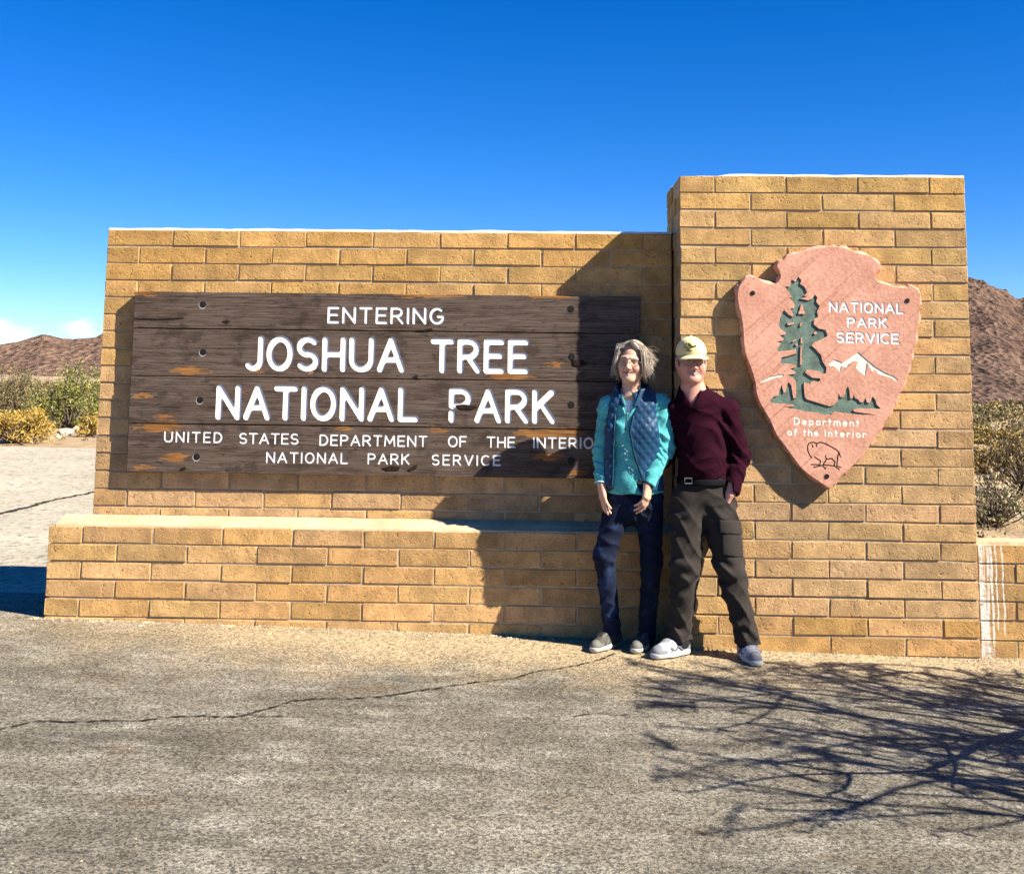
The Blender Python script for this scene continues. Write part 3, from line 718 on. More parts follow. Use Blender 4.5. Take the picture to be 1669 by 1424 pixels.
def TA(text, u0, v0, u1, v1, hpx, w, tag_):
    a = xz(u0, v0, YA); b = xz(u1, v1, YA); t = xz(u0, v0-hpx, YA)
    for k_, (ch, polys) in enumerate(word(text, a, b, t[1]-a[1], w)):
        for p in polys: inl.append((f'letter{tag_}{k_}', p))
TA('NATIONAL', 1351.3, 509.3, 1474.3, 512.3, 18.8, .0135, 'a'); TA('PARK', 1381, 534, 1447.5, 535.2, 17.8, .0135, 'b'); TA('SERVICE', 1363.5, 558.6, 1467, 561.3, 18.8, .0135, 'c')
TA('Department', 1294, 692, 1402, 695.2, 12.8, .0088, 'd')
TA('of', 1283.2, 709.8, 1300.5, 710.2, 12.6, .0088, 'e'); TA('the', 1309, 710.4, 1335, 711.2, 12.6, .0088, 'f'); TA('Interior', 1344.3, 711.6, 1412.7, 713.6, 12.6, .0088, 'g')
def arrow_mat():
    b = NB('salmon_sign_paint', .62, .3); c = b.coord()
    st = b.noise(b.map(b.map(c, rot=(0, R(42), 0)), (2.2, 4, 60)), 1.0, 5, .6)
    st2 = b.noise(b.map(b.map(c, rot=(0, R(42), 0)), (3.5, 4, 38), loc=(3, 0, 1)), 1.6, 3, .5)
    col = b.mix(b.rng(b.noise(c, 5, 6, .65), .3, .7), (.50, .235, .150), (.66, .345, .235))
    col = b.mix(b.math('MULTIPLY', b.rng(st, .57, .69), .7), col, (.36, .15, .082)); col = b.mix(b.math('MULTIPLY', b.rng(st2, .57, .70), .4), col, (.42, .18, .095))
    col = b.mix(b.math('MULTIPLY', b.rng(b.noise(c, 16, 6, .75), .55, .72), .6), col, (.36, .17, .11))
    col = b.mix(b.rng(b.noise(c, 34, 4, .7), .68, .74), col, (.16, .075, .05))
    b.color(col); b.bump(b.math('ADD', b.math('MULTIPLY', st, 1.0), b.noise(c, 50, 5)), .5, .006); return b.m
M_ARROW = arrow_mat()
M_TREEP = simple('grey_green_paint', (.115, .165, .125), .7, .3, 18, .3, .4, .006)
M_MTN = simple('snow_paint', (.80, .74, .58), .6, .3, 20, .06, .2)
M_LINE = simple('dark_routed_line', (.03, .018, .014), .8, .2, bump=0)
emb = empty('arrowhead_emblem', (.82, TD, 1.5), 'salmon arrowhead plaque with a routed green tree, white peak and bison', 'emblem')
pa, res = routed(emb, 'arrowhead_plate', outl, inl, YA, AT-.004, lambda k_: .0010 if k_[:6] == 'letter' and k_[6] in 'defg' else .0022 if k_[:6] == 'letter' else .0065 if k_ == 'tree' else .003, M_ARROW, chamf=cham)
for k_, (vs, fs) in res.items():
    if k_ == 'tree': pymesh('tree_inlay', vs, fs, M_TREEP, pa)
    elif k_ == 'bison': pymesh('bison_outline', vs, fs, M_LINE, pa)
    elif k_ in ('mountain', 'ridge'): pymesh('snow_peak' if k_ == 'mountain' else 'snow_ridge', vs, fs, M_MTN, pa)
    else: pymesh('letter', vs, fs, M_WHITEPAINT if k_[6] in 'abc' else M_CREAMPAINT, pa)
for u, v_ in ((1226.9, 477.6), (1478.9, 490), (1347.8, 776)):
    p = W(u, v_, YA); pymesh('bolt', *disc(p[0], YA-.0008, p[2], .0135, .003), M_DARK, pa)
# ------------------------------------------------------------------ signed-distance modelling for the figures
class Field:
    def __init__(s, lo, hi, h, zones=None):
        s.lo = np.array(lo, float); s.h = h; s.n = np.ceil((np.array(hi)-s.lo)/h).astype(int)+1
        s.ax = [(s.lo[i]+h*np.arange(s.n[i])).astype(np.float32) for i in range(3)]
        if zones:                                         # finer steps where the form needs them (head, hands)
            for i, zz in enumerate(zones):
                p = [s.lo[i]]
                while p[-1] < hi[i]: p.append(p[-1]+min([h]+[st for a, b, st in zz if a <= p[-1] <= b]))
                s.ax[i] = np.array(p, np.float32)
            s.n = np.array([len(a) for a in s.ax])
        s.F = np.full(s.n, .5, np.float32)
    def win(s, lo, hi):
        a = np.array([np.searchsorted(s.ax[i], lo[i]-1e-4) for i in range(3)]); b = np.array([np.searchsorted(s.ax[i], hi[i]+1e-4, 'right') for i in range(3)])
        sl = tuple(slice(int(p), int(q)) for p, q in zip(a, b))
        return sl, np.meshgrid(*[s.ax[i][sl[i]] for i in range(3)], indexing='ij', sparse=True)
    def op(s, sl, d, k, mode):
        a = s.F[sl]
        if mode == 'u':
            if k > 0:
                hh = np.clip(.5+.5*(a-d)/k, 0, 1); r = a*(1-hh)+d*hh-k*hh*(1-hh)
            else: r = np.minimum(a, d)
        else:
            d = -d
            if k > 0:
                hh = np.clip(.5-.5*(a-d)/k, 0, 1); r = a*(1-hh)+d*hh+k*hh*(1-hh)
            else: r = np.maximum(a, d)
        s.F[sl] = r
    def rc(s, a, b, ra, rb=None, k=.01, sq=1.0, mode='u', qd=(0, 1, 0)):
        """tapered capsule; sq < 1 flattens the section along qd"""
        rb = ra if rb is None else rb; a = np.array(a, float); b = np.array(b, float); m = max(ra, rb)/min(1, sq) if sq > 1 else max(ra, rb)
        m = max(ra, rb)*max(1, 1) + k + 4*s.h
        sl, (X, Y, Z) = s.win(np.minimum(a, b)-m, np.maximum(a, b)+m)
        ba = b-a; L2 = float(ba@ba)+1e-12
        px_, py_, pz = X-a[0], Y-a[1], Z-a[2]
        t = np.clip((px_*ba[0]+py_*ba[1]+pz*ba[2])/L2, 0, 1)
        dx, dy, dz = px_-t*ba[0], py_-t*ba[1], pz-t*ba[2]
        if sq != 1.0:
            q = np.array(qd, float); q /= np.linalg.norm(q); e = (dx*q[0]+dy*q[1]+dz*q[2])*(1/sq-1)
            dx, dy, dz = dx+e*q[0], dy+e*q[1], dz+e*q[2]
        d = np.sqrt(dx*dx+dy*dy+dz*dz)-(ra+(rb-ra)*t)
        s.op(sl, d.astype(np.float32), k, mode)
    def el(s, c, r, rot=None, k=.01, mode='u'):
        c = np.array(c, float); r = np.array(r, float); m = r.max()+k+4*s.h
        sl, (X, Y, Z) = s.win(c-m, c+m)
        x, y, z = X-c[0], Y-c[1], Z-c[2]
        if rot is not None:
            Rm = np.array(rot); x, y, z = (Rm[0][0]*x+Rm[1][0]*y+Rm[2][0]*z, Rm[0][1]*x+Rm[1][1]*y+Rm[2][1]*z, Rm[0][2]*x+Rm[1][2]*y+Rm[2][2]*z)
        k0 = np.sqrt((x/r[0])**2+(y/r[1])**2+(z/r[2])**2); k1 = np.sqrt((x/r[0]**2)**2+(y/r[1]**2)**2+(z/r[2]**2)**2)
        s.op(sl, (k0*(k0-1)/(k1+1e-9)).astype(np.float32), k, mode)
    def fn(s, f, mode='max', lo=None, hi=None):
        sl, (X, Y, Z) = s.win(s.lo if lo is None else lo, s.ax_hi() if hi is None else hi)
        d = f(X, Y, Z)
        if mode == 'max': s.F[sl] = np.maximum(s.F[sl], d)
        elif mode == 'min': s.F[sl] = np.minimum(s.F[sl], d)
        elif mode == 'add': s.F[sl] = s.F[sl]+d
    def ax_hi(s): return np.array([a[-1]+1e-4 for a in s.ax])
    def mesh(s):
        F = s.F; neg = F < 0
        nx, ny, nz_ = s.n-1
        cnt = np.zeros((nx, ny, nz_), np.int8)
        for i in (0, 1):
            for j in (0, 1):
                for k in (0, 1): cnt += neg[i:i+nx, j:j+ny, k:k+nz_]
        act = (cnt > 0) & (cnt < 8); I = np.argwhere(act)
        idx = np.full((nx, ny, nz_), -1, np.int32); idx[act] = np.arange(len(I))
        S = np.zeros((len(I), 3)); N = np.zeros(len(I))
        cor = [(i, j, k) for i in (0, 1) for j in (0, 1) for k in (0, 1)]
        val = {c: F[I[:, 0]+c[0], I[:, 1]+c[1], I[:, 2]+c[2]] for c in cor}
        for c in cor:
            for a in range(3):
                if c[a] == 0:
                    d = list(c); d[a] = 1; d = tuple(d)
                    va, vb = val[c], val[d]; m = (va < 0) != (vb < 0)
                    t = np.where(m, va/(va-vb+1e-12), 0)
                    p = np.tile(np.array(c, float), (len(I), 1)); p[:, a] = t
                    S += p*m[:, None]; N += m
        T_ = I+S/N[:, None]; V = np.stack([np.interp(T_[:, i], np.arange(s.n[i]), s.ax[i]) for i in range(3)], 1)
        Q = []
        for a in range(3):
            sl0 = [slice(None)]*3; sl1 = [slice(None)]*3; sl0[a] = slice(0, -1); sl1[a] = slice(1, None)
            A, Bv = neg[tuple(sl0)], neg[tuple(sl1)]
            b, c = [i for i in range(3) if i != a]
            for flip, msk in ((False, A & ~Bv), (True, ~A & Bv)):
                E = np.argwhere(msk); ok = (E[:, b] > 0) & (E[:, c] > 0) & (E[:, b] < s.n[b]-1) & (E[:, c] < s.n[c]-1); E = E[ok]
                def g(db, dc):
                    q = E.copy(); q[:, b] += db; q[:, c] += dc; return idx[q[:, 0], q[:, 1], q[:, 2]]
                q = np.stack([g(-1, -1), g(0, -1), g(0, 0), g(-1, 0)], 1)
                if flip != (a == 1): q = q[:, ::-1]
                Q.append(q)
        return V, np.concatenate(Q)
def vmesh(name, V, Q, mat, parent, cols=None, smooth=2):
    if smooth:                                            # light laplacian smoothing of the grid
        E = np.concatenate([Q[:, [0, 1]], Q[:, [1, 2]], Q[:, [2, 3]], Q[:, [3, 0]]])
        for it in range(smooth):
            S = np.zeros_like(V); N = np.zeros(len(V))
            np.add.at(S, E[:, 0], V[E[:, 1]]); np.add.at(N, E[:, 0], 1); np.add.at(S, E[:, 1], V[E[:, 0]]); np.add.at(N, E[:, 1], 1)
            V = V*.5+.5*S/np.maximum(N, 1)[:, None]
    me = bpy.data.meshes.new(name)
    me.vertices.add(len(V)); me.vertices.foreach_set('co', V.astype(np.float32).ravel())
    me.loops.add(Q.size); me.loops.foreach_set('vertex_index', Q.astype(np.int32).ravel())
    me.polygons.add(len(Q)); me.polygons.foreach_set('loop_start', np.arange(0, Q.size, 4, dtype=np.int32)); me.polygons.foreach_set('loop_total', np.full(len(Q), 4, np.int32))
    me.polygons.foreach_set('use_smooth', np.ones(len(Q), bool))
    me.update(calc_edges=True); me.validate()
    if cols is not None:
        c = np.ones((len(V), 4), np.float32); c[:, :3] = cols(V) if callable(cols) else cols
        me.color_attributes.new('col', 'FLOAT_COLOR', 'POINT').data.foreach_set('color', c.ravel())
    return link(name, me, mat, parent)
def rotm(yaw=0, pitch=0, roll=0):
    """columns = head axes (x right of image, y back, z up) in the world"""
    m = Matrix.Rotation(yaw, 3, 'Z') @ Matrix.Rotation(pitch, 3, 'X') @ Matrix.Rotation(roll, 3, 'Y')
    return np.array(m)
def build_head(f, c, Rm, s=1.0, male=False):
    P = lambda x, y, z: np.array(c)+Rm@(np.array([x, y, z])*s)
    f.el(P(0, .014, .034), np.array([.073, .092, .083])*s, Rm, .0)
    f.el(P(0, -.028, -.028), np.array([.062, .060, .078])*s, Rm, .02)
    jw = .050 if male else .045
    for sg in (-1, 1):
        f.rc(P(sg*jw, .008, -.050), P(sg*.015, -.065, -.089), .028*s, .022*s, .025)
        f.el(P(sg*.038, -.058, -.026), np.array([.027, .024, .028])*s, Rm, .018)
        f.rc(P(sg*.012, -.083, .026), P(sg*.044, -.066, .022), .0105*s, .010*s, .014)
        f.el(P(sg*.031, -.094, .004), np.array([.0165, .018, .0125])*s, Rm, .010, 's')
        f.el(P(sg*.030, -.0665, .004), np.array([.0150, .0135, .0125])*s, Rm, .003)
        f.el(P(sg*.078, .010, -.006), np.array([.010, .020, .032])*s, Rm, .006)
        f.el(P(sg*.083, .004, -.004), np.array([.006, .010, .018])*s, Rm, .004, 's')
        f.el(P(sg*.012, -.094, -.030), np.array([.0095, .012, .0085])*s, Rm, .006)
    f.rc(P(0, -.081, .020), P(0, -.104, -.024), .0085*s, .0125*s, .010)
    f.el(P(0, -.071, -.093), np.array([.022, .018, .018])*s, Rm, .016)
    sm = .005 if male else .003
    for a in (-1, 1):
        f.rc(P(0, -.0865, -.0500), P(a*.031, -.0725, -.0505+sm), .0056*s, .0036*s, .005)
        f.rc(P(0, -.0855, -.0645), P(a*.029, -.073, -.0575+sm*.5), .0062*s, .0036*s, .005)
        f.rc(P(0, -.0935, -.0570), P(a*.031, -.0785, -.0545+sm), .0032*s, .0024*s, .002, mode='s')
        f.rc(P(a*.018, -.094, -.024), P(a*.038, -.080, -.052), .0034*s, .0024*s, .006, mode='s')
    if male:
        for a in (-1, 1): f.el(P(a*.044, -.052, -.040), np.array([.022, .024, .030])*s, Rm, .02)
def hand(f, wr, d, nrm, side, curl=.5, s=1.0, spread=.05, k=.004, thumb_curl=.4):
    """wr wrist, d direction of the fingers, nrm out of the palm, side: +1 thumb on +lateral"""
    d = np.array(d, float); d /= np.linalg.norm(d); nrm = np.array(nrm, float); nrm -= d*(nrm@d); nrm /= np.linalg.norm(nrm); lat = np.cross(d, nrm)*side
    wr = np.array(wr, float)
    for i, o in enumerate((.026, .009, -.008, -.024)):
        base = wr+d*(.082-.006*abs(i-1))*s+lat*o*s
        f.rc(wr+lat*o*.55*s+d*.008*s, base, .0165*s, .0125*s, .014)
        L = (.040, .045, .042, .033)[i]*s; p = base; dd = d+lat*(spread*(1.5-i)); ang = curl*(.55+.12*i)
        for j in range(3):
            dd = dd/np.linalg.norm(dd)
            a = ang*(.8 if j == 0 else 1.0)
            dd = dd*math.cos(a)+nrm*math.sin(a); q = p+dd*L*(1, .68, .52)[j]
            f.rc(p, q, (.0092, .0083, .0076)[j]*s, (.0085, .0077, .0064)[j]*s, k); p = q
    tb = wr+d*.022*s+lat*.024*s; dd = d*.75+lat*.72+nrm*.25; p = tb
    for j, L in enumerate((.042, .034, .028)):
        dd = dd/np.linalg.norm(dd); q = p+dd*L*s
        f.rc(p, q, (.0135, .0102, .0092)[j]*s, (.0108, .0095, .0075)[j]*s, .008 if j == 0 else k); p = q
        dd = dd+d*.35*thumb_curl+nrm*.35*thumb_curl-lat*.25*thumb_curl
def wr_noise(X, Y, Z, fr, ph=0.0):
    return np.sin(X*fr*1.0+1.7*np.sin(Z*fr*.43+ph)+ph)*np.sin(Z*fr*1.31+1.3*np.sin(Y*fr*.7+X*fr*.5)+2*ph)+.5*np.sin(Y*fr*1.9+Z*fr*.8+ph*3)*np.sin(X*fr*.9-Z*fr*1.7)

def crease(X, Y, Z, a, fr, ph=0.0, sl=.6):
    t = (Z+sl*X+.35*sl*Y)*fr+1.8*np.sin(X*fr*.33+ph)+1.1*np.sin(Y*fr*.4+Z*fr*.22+2*ph); m = .5+.5*np.sin(Z*fr*.21+X*fr*.3+ph*1.7)
    return (a*((1-np.abs(np.sin(t*.5)))**1.5-.33)*m).astype(np.float32)
SK_F, SK_M = (.62, .37, .25), (.62, .30, .215)
M_SKIN = attr_mat('skin', .5, .35, .15, 90, .07, .12, .002)
M_HAIR = attr_mat('hair', .42, .45, 0, 200, .15, 0)
M_METAL = NB('spectacle_metal', .3, .5); M_METAL.color((.16, .12, .09)); M_METAL.b.inputs['Metallic'].default_value = .6; M_METAL = M_METAL.m
def lens_mat():
    m = bpy.data.materials.new('spectacle_lens'); m.use_nodes = True; t = m.node_tree; t.nodes.clear()
    o = t.nodes.new('ShaderNodeOutputMaterial'); mx = t.nodes.new('ShaderNodeMixShader'); a = t.nodes.new('ShaderNodeBsdfTransparent'); g = t.nodes.new('ShaderNodeBsdfGlossy')
    a.inputs[0].default_value = (.90, .91, .90, 1); g.inputs['Roughness'].default_value = .03; mx.inputs[0].default_value = .06
    t.links.new(a.outputs[0], mx.inputs[1]); t.links.new(g.outputs[0], mx.inputs[2]); t.links.new(mx.outputs[0], o.inputs[0]); return m
M_LENS = lens_mat()
def spectacles(parent, c, Rm, s=1.0):
    P = lambda x, y, z: np.array(c)+Rm@(np.array([x, y, z])*s)
    a = Acc(); lens = []
    for sg in (-1, 1):
        ring = [P(sg*.032+.0235*math.cos(t), -.101+.12*abs(sg*.032+.0235*math.cos(t))**1.2*.9, .000+.0165*math.sin(t)) for t in np.linspace(0, 2*math.pi, 25)]
        a.add(tube(ring, [.0013]*25, 5, False)); lens.append(ring[:-1])
        a.add(tube([P(sg*.055, -.094, .006), P(sg*.076, -.060, .006), P(sg*.083, .0, .004)], [.0014]*3, 5))
    a.add(tube([P(-.009, -.100, .004), P(0, -.104, .006), P(.009, -.100, .004)], [.0014]*3, 5))
    g = a.build('eyeglasses', M_METAL, parent, True)
    for r_ in lens: pymesh('lens', r_, [tuple(range(len(r_)))], M_LENS, g)
def head_cols(c, Rm, s, skin, brow, lipc, eyec, beard=None):
    def fcol(V):
        L = ((V-np.array(c))@Rm)/s; x, y, z = L.T; ax = np.abs(x); col = np.tile(np.array(skin), (len(V), 1))
        def mixin(m, c2): nonlocal col; m = np.clip(m, 0, 1)[:, None]; col = col*(1-m)+np.array(c2)*m
        front = (y < -.045).astype(float)
        red = np.array(skin)*np.array([1.08, .80, .76])
        mixin(.55*np.exp(-(((ax-.040)/.020)**2+((z+.022)/.020)**2))*front, red); mixin(.6*np.exp(-((ax/.016)**2+((z+.026)/.016)**2))*front, red)
        mixin(.35*front*np.exp(-((z-.065)/.022)**2), red)
        lz = -.0565+(.16 if beard else .09)*ax
        mixin(.85*front*(np.exp(-(((z-lz)/.0085)**4))*(ax < .030)), lipc)
        if beard: mixin(front*1.0*np.exp(-(((z-(lz+.0002))/.0036)**4))*(ax < .026), (.36, .31, .28)); mixin(front*1.0*np.exp(-(((z-(lz-.0050))/.0016)**4))*(ax < .028), (.13, .04, .035)); mixin(front*1.0*np.exp(-(((z-(lz+.0050))/.0012)**4))*(ax < .028), (.22, .08, .065))
        else: mixin(front*1.0*np.exp(-(((z-lz)/.0026)**4))*(ax < .027), (.13, .04, .035))
        mixin(.5*front*np.exp(-(((ax-(.020+(-.024-z)*.62))/.0035)**2))*((z < -.022) & (z > -.055)), np.array(skin)*np.array([.62, .46, .42]))
        bz = .0265-.10*np.maximum(0, ax-.030)+.05*np.maximum(0, .030-ax)
        mixin(.85*front*np.exp(-(((z-bz)/.0052)**4))*((ax > .011) & (ax < .050)), brow)
        ez = .0035
        mixin(.55*front*np.exp(-(((ax-.031)/.020)**4+((z-.003)/.014)**4)), np.array(skin)*np.array([.62, .48, .45]))
        mixin(front*np.exp(-(((z-ez)/.0034)**4))*(np.abs(ax-.031) < .0135), (.42, .38, .35))
        mixin(front*np.exp(-(((z-ez)/.0042)**4+((ax-.031)/.0058)**4)), eyec)
        mixin(.9*front*np.exp(-(((z-ez-.0042)/.0022)**4))*(np.abs(ax-.031) < .0145), (.06, .04, .035))
        return col
    return fcol

M_SHOE = attr_mat('trainer_upper', .65, .25, 0, 160, .12, .3, .003)
def shoe(parent, name, toe, heel, gzv, s, upper, sole, lace, w=.046, h=.058, ank=None, accent=None):
    """running shoe from heel to toe (ground points)"""
    toe = np.array([toe[0], toe[1], gzv]); heel = np.array([heel[0], heel[1], gzv]); d = toe-heel; L = np.linalg.norm(d); d /= L; l = np.array([-d[1], d[0], 0]); up = np.array([0, 0, 1.])
    lo = np.minimum(toe, heel)-.08; hi = np.maximum(toe, heel)+.08; hi[2] = gzv+.17; lo[2] = gzv-.03
    Rm = np.stack([d, l, up], 1); q = lambda a, z, o=0: heel+d*a*L+up*z+l*o
    f = Field(lo, hi, .0045)
    f.rc(q(.16, .038), q(.55, .036), w*.84, w*.92, .01); f.rc(q(.55, .034), q(.84, .026), w*.92, w*.72, .015)
    f.rc(q(.14, .05), q(.20, h+.025), w*.80, w*.76, .02); f.rc(q(.28, .06), q(.55, .052), w*.72, w*.66, .02)
    f.rc(q(.24, .09), q(.22, .16), w*.60, w*.55, .012, mode='s')
    f.fn(lambda X, Y, Z: (gzv+.016-Z)+0*X+0*Y); V, Q = f.mesh()
    def pan(V):
        t = ((V-heel)@d)/L; o = np.abs((V-heel)@l); zz = V[:, 2]-gzv; c1, c2, c3 = (np.array(x) for x in upper)
        col = np.tile(c1, (len(V), 1))
        def mx(msk, c): nonlocal col; col = np.where(msk[:, None], c, col)
        mx((t > .80) | ((t > .70) & (zz < .042)), c2); mx((t < .17) & (zz < .075), c2)
        mx((t > .34) & (t < .66) & (o > .016) & (o < .024), c2); mx((t > .34) & (t < .68) & (o < .015), c3)
        mx((np.abs(np.sin((t*3.4+zz*9)*6)) > .93) & (zz < .055) & (t > .2) & (t < .68), c2); mx(zz > .098, c3)
        return col
    so_ = vmesh(name, V, Q, M_SHOE, parent, pan, 1)
    f = Field(lo, hi, .0045)
    f.rc(q(.155, .016), q(.55, .016), w*.90, w*.98, .01); f.rc(q(.55, .016), q(.86, .020), w*.98, w*.74, .015)
    f.fn(lambda X, Y, Z: np.maximum(Z-(gzv+.029+.006*np.sin(((X-heel[0])*d[0]+(Y-heel[1])*d[1])*24)), gzv-Z)+0*X)
    V, Q = f.mesh(); vmesh('sole', V, Q, sole, so_, smooth=1)
    a = Acc()
    for i in range(5):
        t = .40+.062*i; zz = .052+w*.64-.012*i
        a.add(tube([q(t, zz-.014, -.030), q(t+.01, zz+.001, -.012), q(t+.012, zz+.001, .012), q(t, zz-.014, .030)], [.0038]*4, 5))
    a.add(tube([q(.40, .052+w*.62, 0), q(.37, .052+w*.75, .02), q(.42, .05+w*.6, .032)], [.003]*3, 5)); a.add(tube([q(.40, .052+w*.62, 0), q(.38, .052+w*.75, -.02), q(.43, .05+w*.6, -.03)], [.003]*3, 5))
    a.build('lace', lace, so_, True)
    if accent is not None:
        for sg in (-1, 1):
            a = Acc(); P3 = [(.30, .03), (.42, .055), (.52, .035), (.62, .05)]
            for (t0, z0), (t1, z1) in zip(P3[:-1], P3[1:]): a.add(tube([q(t0, z0, sg*w*.95), q(t1, z1, sg*w*.93)], [.0055]*2, 5))
            a.build('stripe', accent, so_)
    return so_
def cloth(name, col, rough=.9, sheen=.3, scale=220, var=.12, bump=.35, bd=.003, attr=None):
    b = NB(name, rough, .06); c = b.coord(); n = b.noise(c, scale, 4, .7); m = b.noise(c, 7, 4)
    cc = b.mix(b.rng(n, .3, .7), tuple(x*(1-var) for x in col), tuple(x*(1+var) for x in col))
    cc = b.mix(.5, cc, b.mix(1.0, cc, b.mix(b.rng(m, .3, .7), (.8,)*3, (1.2,)*3), 'MULTIPLY'))
    b.color(cc); b.bump(n, bump, bd); b.b.inputs['Sheen Weight'].default_value = sheen; b.b.inputs['Sheen Roughness'].default_value = .5
    return b.m

# ================================================================== woman
wp = empty('person', (W(1008, 1062, -.36)[0], -.36, .026), 'woman in a navy quilted vest over a teal fleece, grey bob and glasses', 'person', 'couple posing at the sign')
YW = -.36
def w(u, v_, y=YW): return np.array(W(u, v_, y-.058*min(1, max(0, (850-v_)/170))))   # she leans a little forward
hc = w(1029.5, 590, -.385); HR = rotm(R(-15), R(3), R(4)); HSC = .97
shL, shR = w(993, 661, -.335), w(1076, 658, -.345)
elL, elR = w(982, 735, -.325), w(1084, 733, -.37)
wrL, wrR = w(980, 788, -.40), w(1056, 788, -.455)
hip = w(1034, 808, -.335); hpL, hpR = w(1011, 812, -.345), w(1058, 812, -.335)
knL, knR = w(985, 905, -.385), w(1062, 915, -.345)
anL, anR = w(998, 1030, -.325), w(1054, 1034, -.30)
chest = w(1035, 700, -.345); neck = w(1029, 640, -.355)
# skin: one continuous body
f = Field((-.62, -.66, .02), (.02, -.14, 1.78), .005, [[(hc[0]-.11, hc[0]+.11, .0022), (-9, 9, .0038)], [(-.575, -.465, .0022), (-9, 9, .0034)], [(.70, .96, .0036), (hc[2]-.125, hc[2]+.05, .0021)]])
build_head(f, hc, HR, HSC)
f.rc(hc+np.array([0, .015, -.075]), neck+np.array([.003, .015, -.01]), .050, .054, .03)
f.rc(neck+np.array([0, .01, -.02]), chest, .06, .095, .03, sq=.75); f.rc(chest, hip, .105, .12, .03, sq=.75)
for sh, el, wr, hp, kn, an in ((shL, elL, wrL, hpL, knL, anL), (shR, elR, wrR, hpR, knR, anR)):
    f.rc(neck+np.array([0, .01, -.03]), sh, .045, .04, .03); f.rc(sh, el, .038, .032, .02); f.rc(el, wr, .032, .0225, .02)
    f.rc(hp, kn, .07, .045, .03); f.rc(kn, an, .045, .030, .02); f.rc(an, an+np.array([-.006, -.012, -.035]), .024, .016, .02)
hand(f, wrL, (.12, -.10, -1), (.95, .35, .2), -1, .28, .98, .06)
hand(f, wrR, (-.10, -.06, -1), (-.85, .55, .1), 1, .62, .98, .03)
V, Q = f.mesh()
vmesh('body', V, Q, M_SKIN, wp, head_cols(hc, HR, HSC, SK_F, (.22, .16, .11), (.50, .20, .17), (.07, .05, .045)), 1)
# fleece
M_FLEECE = cloth('teal_fleece', (.085, .40, .39), .95, .1, 150, .16, .5, .005)
def torso(f, g):
    f.rc(w(1034, 672, -.350), w(1036, 714, -.350), .128+g, .140+g, .03, sq=.68)
    f.rc(w(1036, 714, -.350), w(1035, 785, -.345), .140+g, .150+g, .03, sq=.70)
    f.rc(w(1012, 655, -.352), w(1055, 654, -.350), .055+g, .055+g, .04, sq=.95)
    f.el(w(1016, 702, -.395), (.055+g, .05+g, .06+g), None, .04); f.el(w(1052, 702, -.392), (.055+g, .05+g, .06+g), None, .04)
f = Field((-.62, -.66, .70), (.04, -.14, 1.50), .0045)
torso(f, 0)
for sh, el, wr in ((shL, elL, wrL), (shR, elR, wrR)):
    f.rc(sh, el, .060, .052, .03); f.rc(el, wr+(el-wr)*.05, .052, .037, .02)
f.rc(w(1034, 785, -.345), w(1035, 799, -.342), .152, .150, .03, sq=.74)
for sh, el, wr in ((shL, elL, wrL), (shR, elR, wrR)):   # sleeve creases
    d = wr-el; Ld = np.linalg.norm(d); d = d/Ld
    f.fn(lambda X, Y, Z: (.0045*np.sin(((X-el[0])*d[0]+(Y-el[1])*d[1]+(Z-el[2])*d[2])*150+2.5*np.sin(X*60+Y*45))*np.exp(-(((X-el[0])**2+(Y-el[1])**2+(Z-el[2]+.02)**2)/.012))).astype(np.float32), 'add')
f.fn(lambda X, Y, Z: (.003*wr_noise(X, Y, Z, 38, 1.0)).astype(np.float32)-crease(X, Y, Z, .010, 85, 1.4, .5)-crease(X, Y, Z, .007, 110, .2, -.9), 'add')
zh = w(1034, 803)[2]
for wr, el in ((wrL, elL), (wrR, elR)):
    dv = (wr-el)/np.linalg.norm(wr-el)
    f.fn(lambda X, Y, Z: np.where((X-wr[0])**2+(Y-wr[1])**2+(Z-wr[2])**2 < .06**2, (X-wr[0])*dv[0]+(Y-wr[1])*dv[1]+(Z-wr[2])*dv[2]-.002, -1).astype(np.float32))
# v opening of the zip
zc = w(1024, 672)[2]; xc = w(1022, 672)[0]
f.fn(lambda X, Y, Z: -np.maximum(np.maximum(np.abs(X-xc-.04*(Z-zc))-(.012+.42*(Z-zc)), Y+.415), zc-Z).astype(np.float32))
f.fn(lambda X, Y, Z: -(np.sqrt((X-neck[0])**2+((Y-neck[1])*1.0)**2)-.058+0*Z+np.where(Z > neck[2]-.02, 0, 1)).astype(np.float32))
f.fn(lambda X, Y, Z: (np.where((np.abs(X-hip[0]) < .17) & (Z < zh+.03), zh-Z+.004*np.sin(X*40), -1)).astype(np.float32))
V, Q = f.mesh(); flc = vmesh('fleece_pullover', V, Q, M_FLEECE, wp, smooth=1)
# white tee, zip, fleece collar
M_TEE = cloth('white_tee', (.72, .71, .76), .9, .1)
f = Field(neck-.16, neck+.16, .004)
f.rc(neck+np.array([0, .01, -.012]), w(1026, 690, -.355), .057, .098, .02, sq=.86)
f.fn(lambda X, Y, Z: -(np.sqrt((X-neck[0])**2+(Y-neck[1]-.01)**2)-.0535+np.where(Z > neck[2]-.01, 0, 9)).astype(np.float32)); f.fn(lambda X, Y, Z: (Z-(neck[2]+.012+.25*(Y-neck[1]))+0*X).astype(np.float32))
V, Q = f.mesh(); vmesh('white_tee_shirt', V, Q, M_TEE, wp)
M_ZIP = simple('dark_zip', (.03, .06, .08), .5, .4)
zp = [w(1023, 668, -.452), w(1021.5, 680, -.461), w(1020, 692, -.470), w(1018.5, 702, -.474)]
pymesh('zip', *tube(zp, [.0045]*4, 6), M_ZIP, flc, True)
a = Acc(); rz_ = random.Random(5)
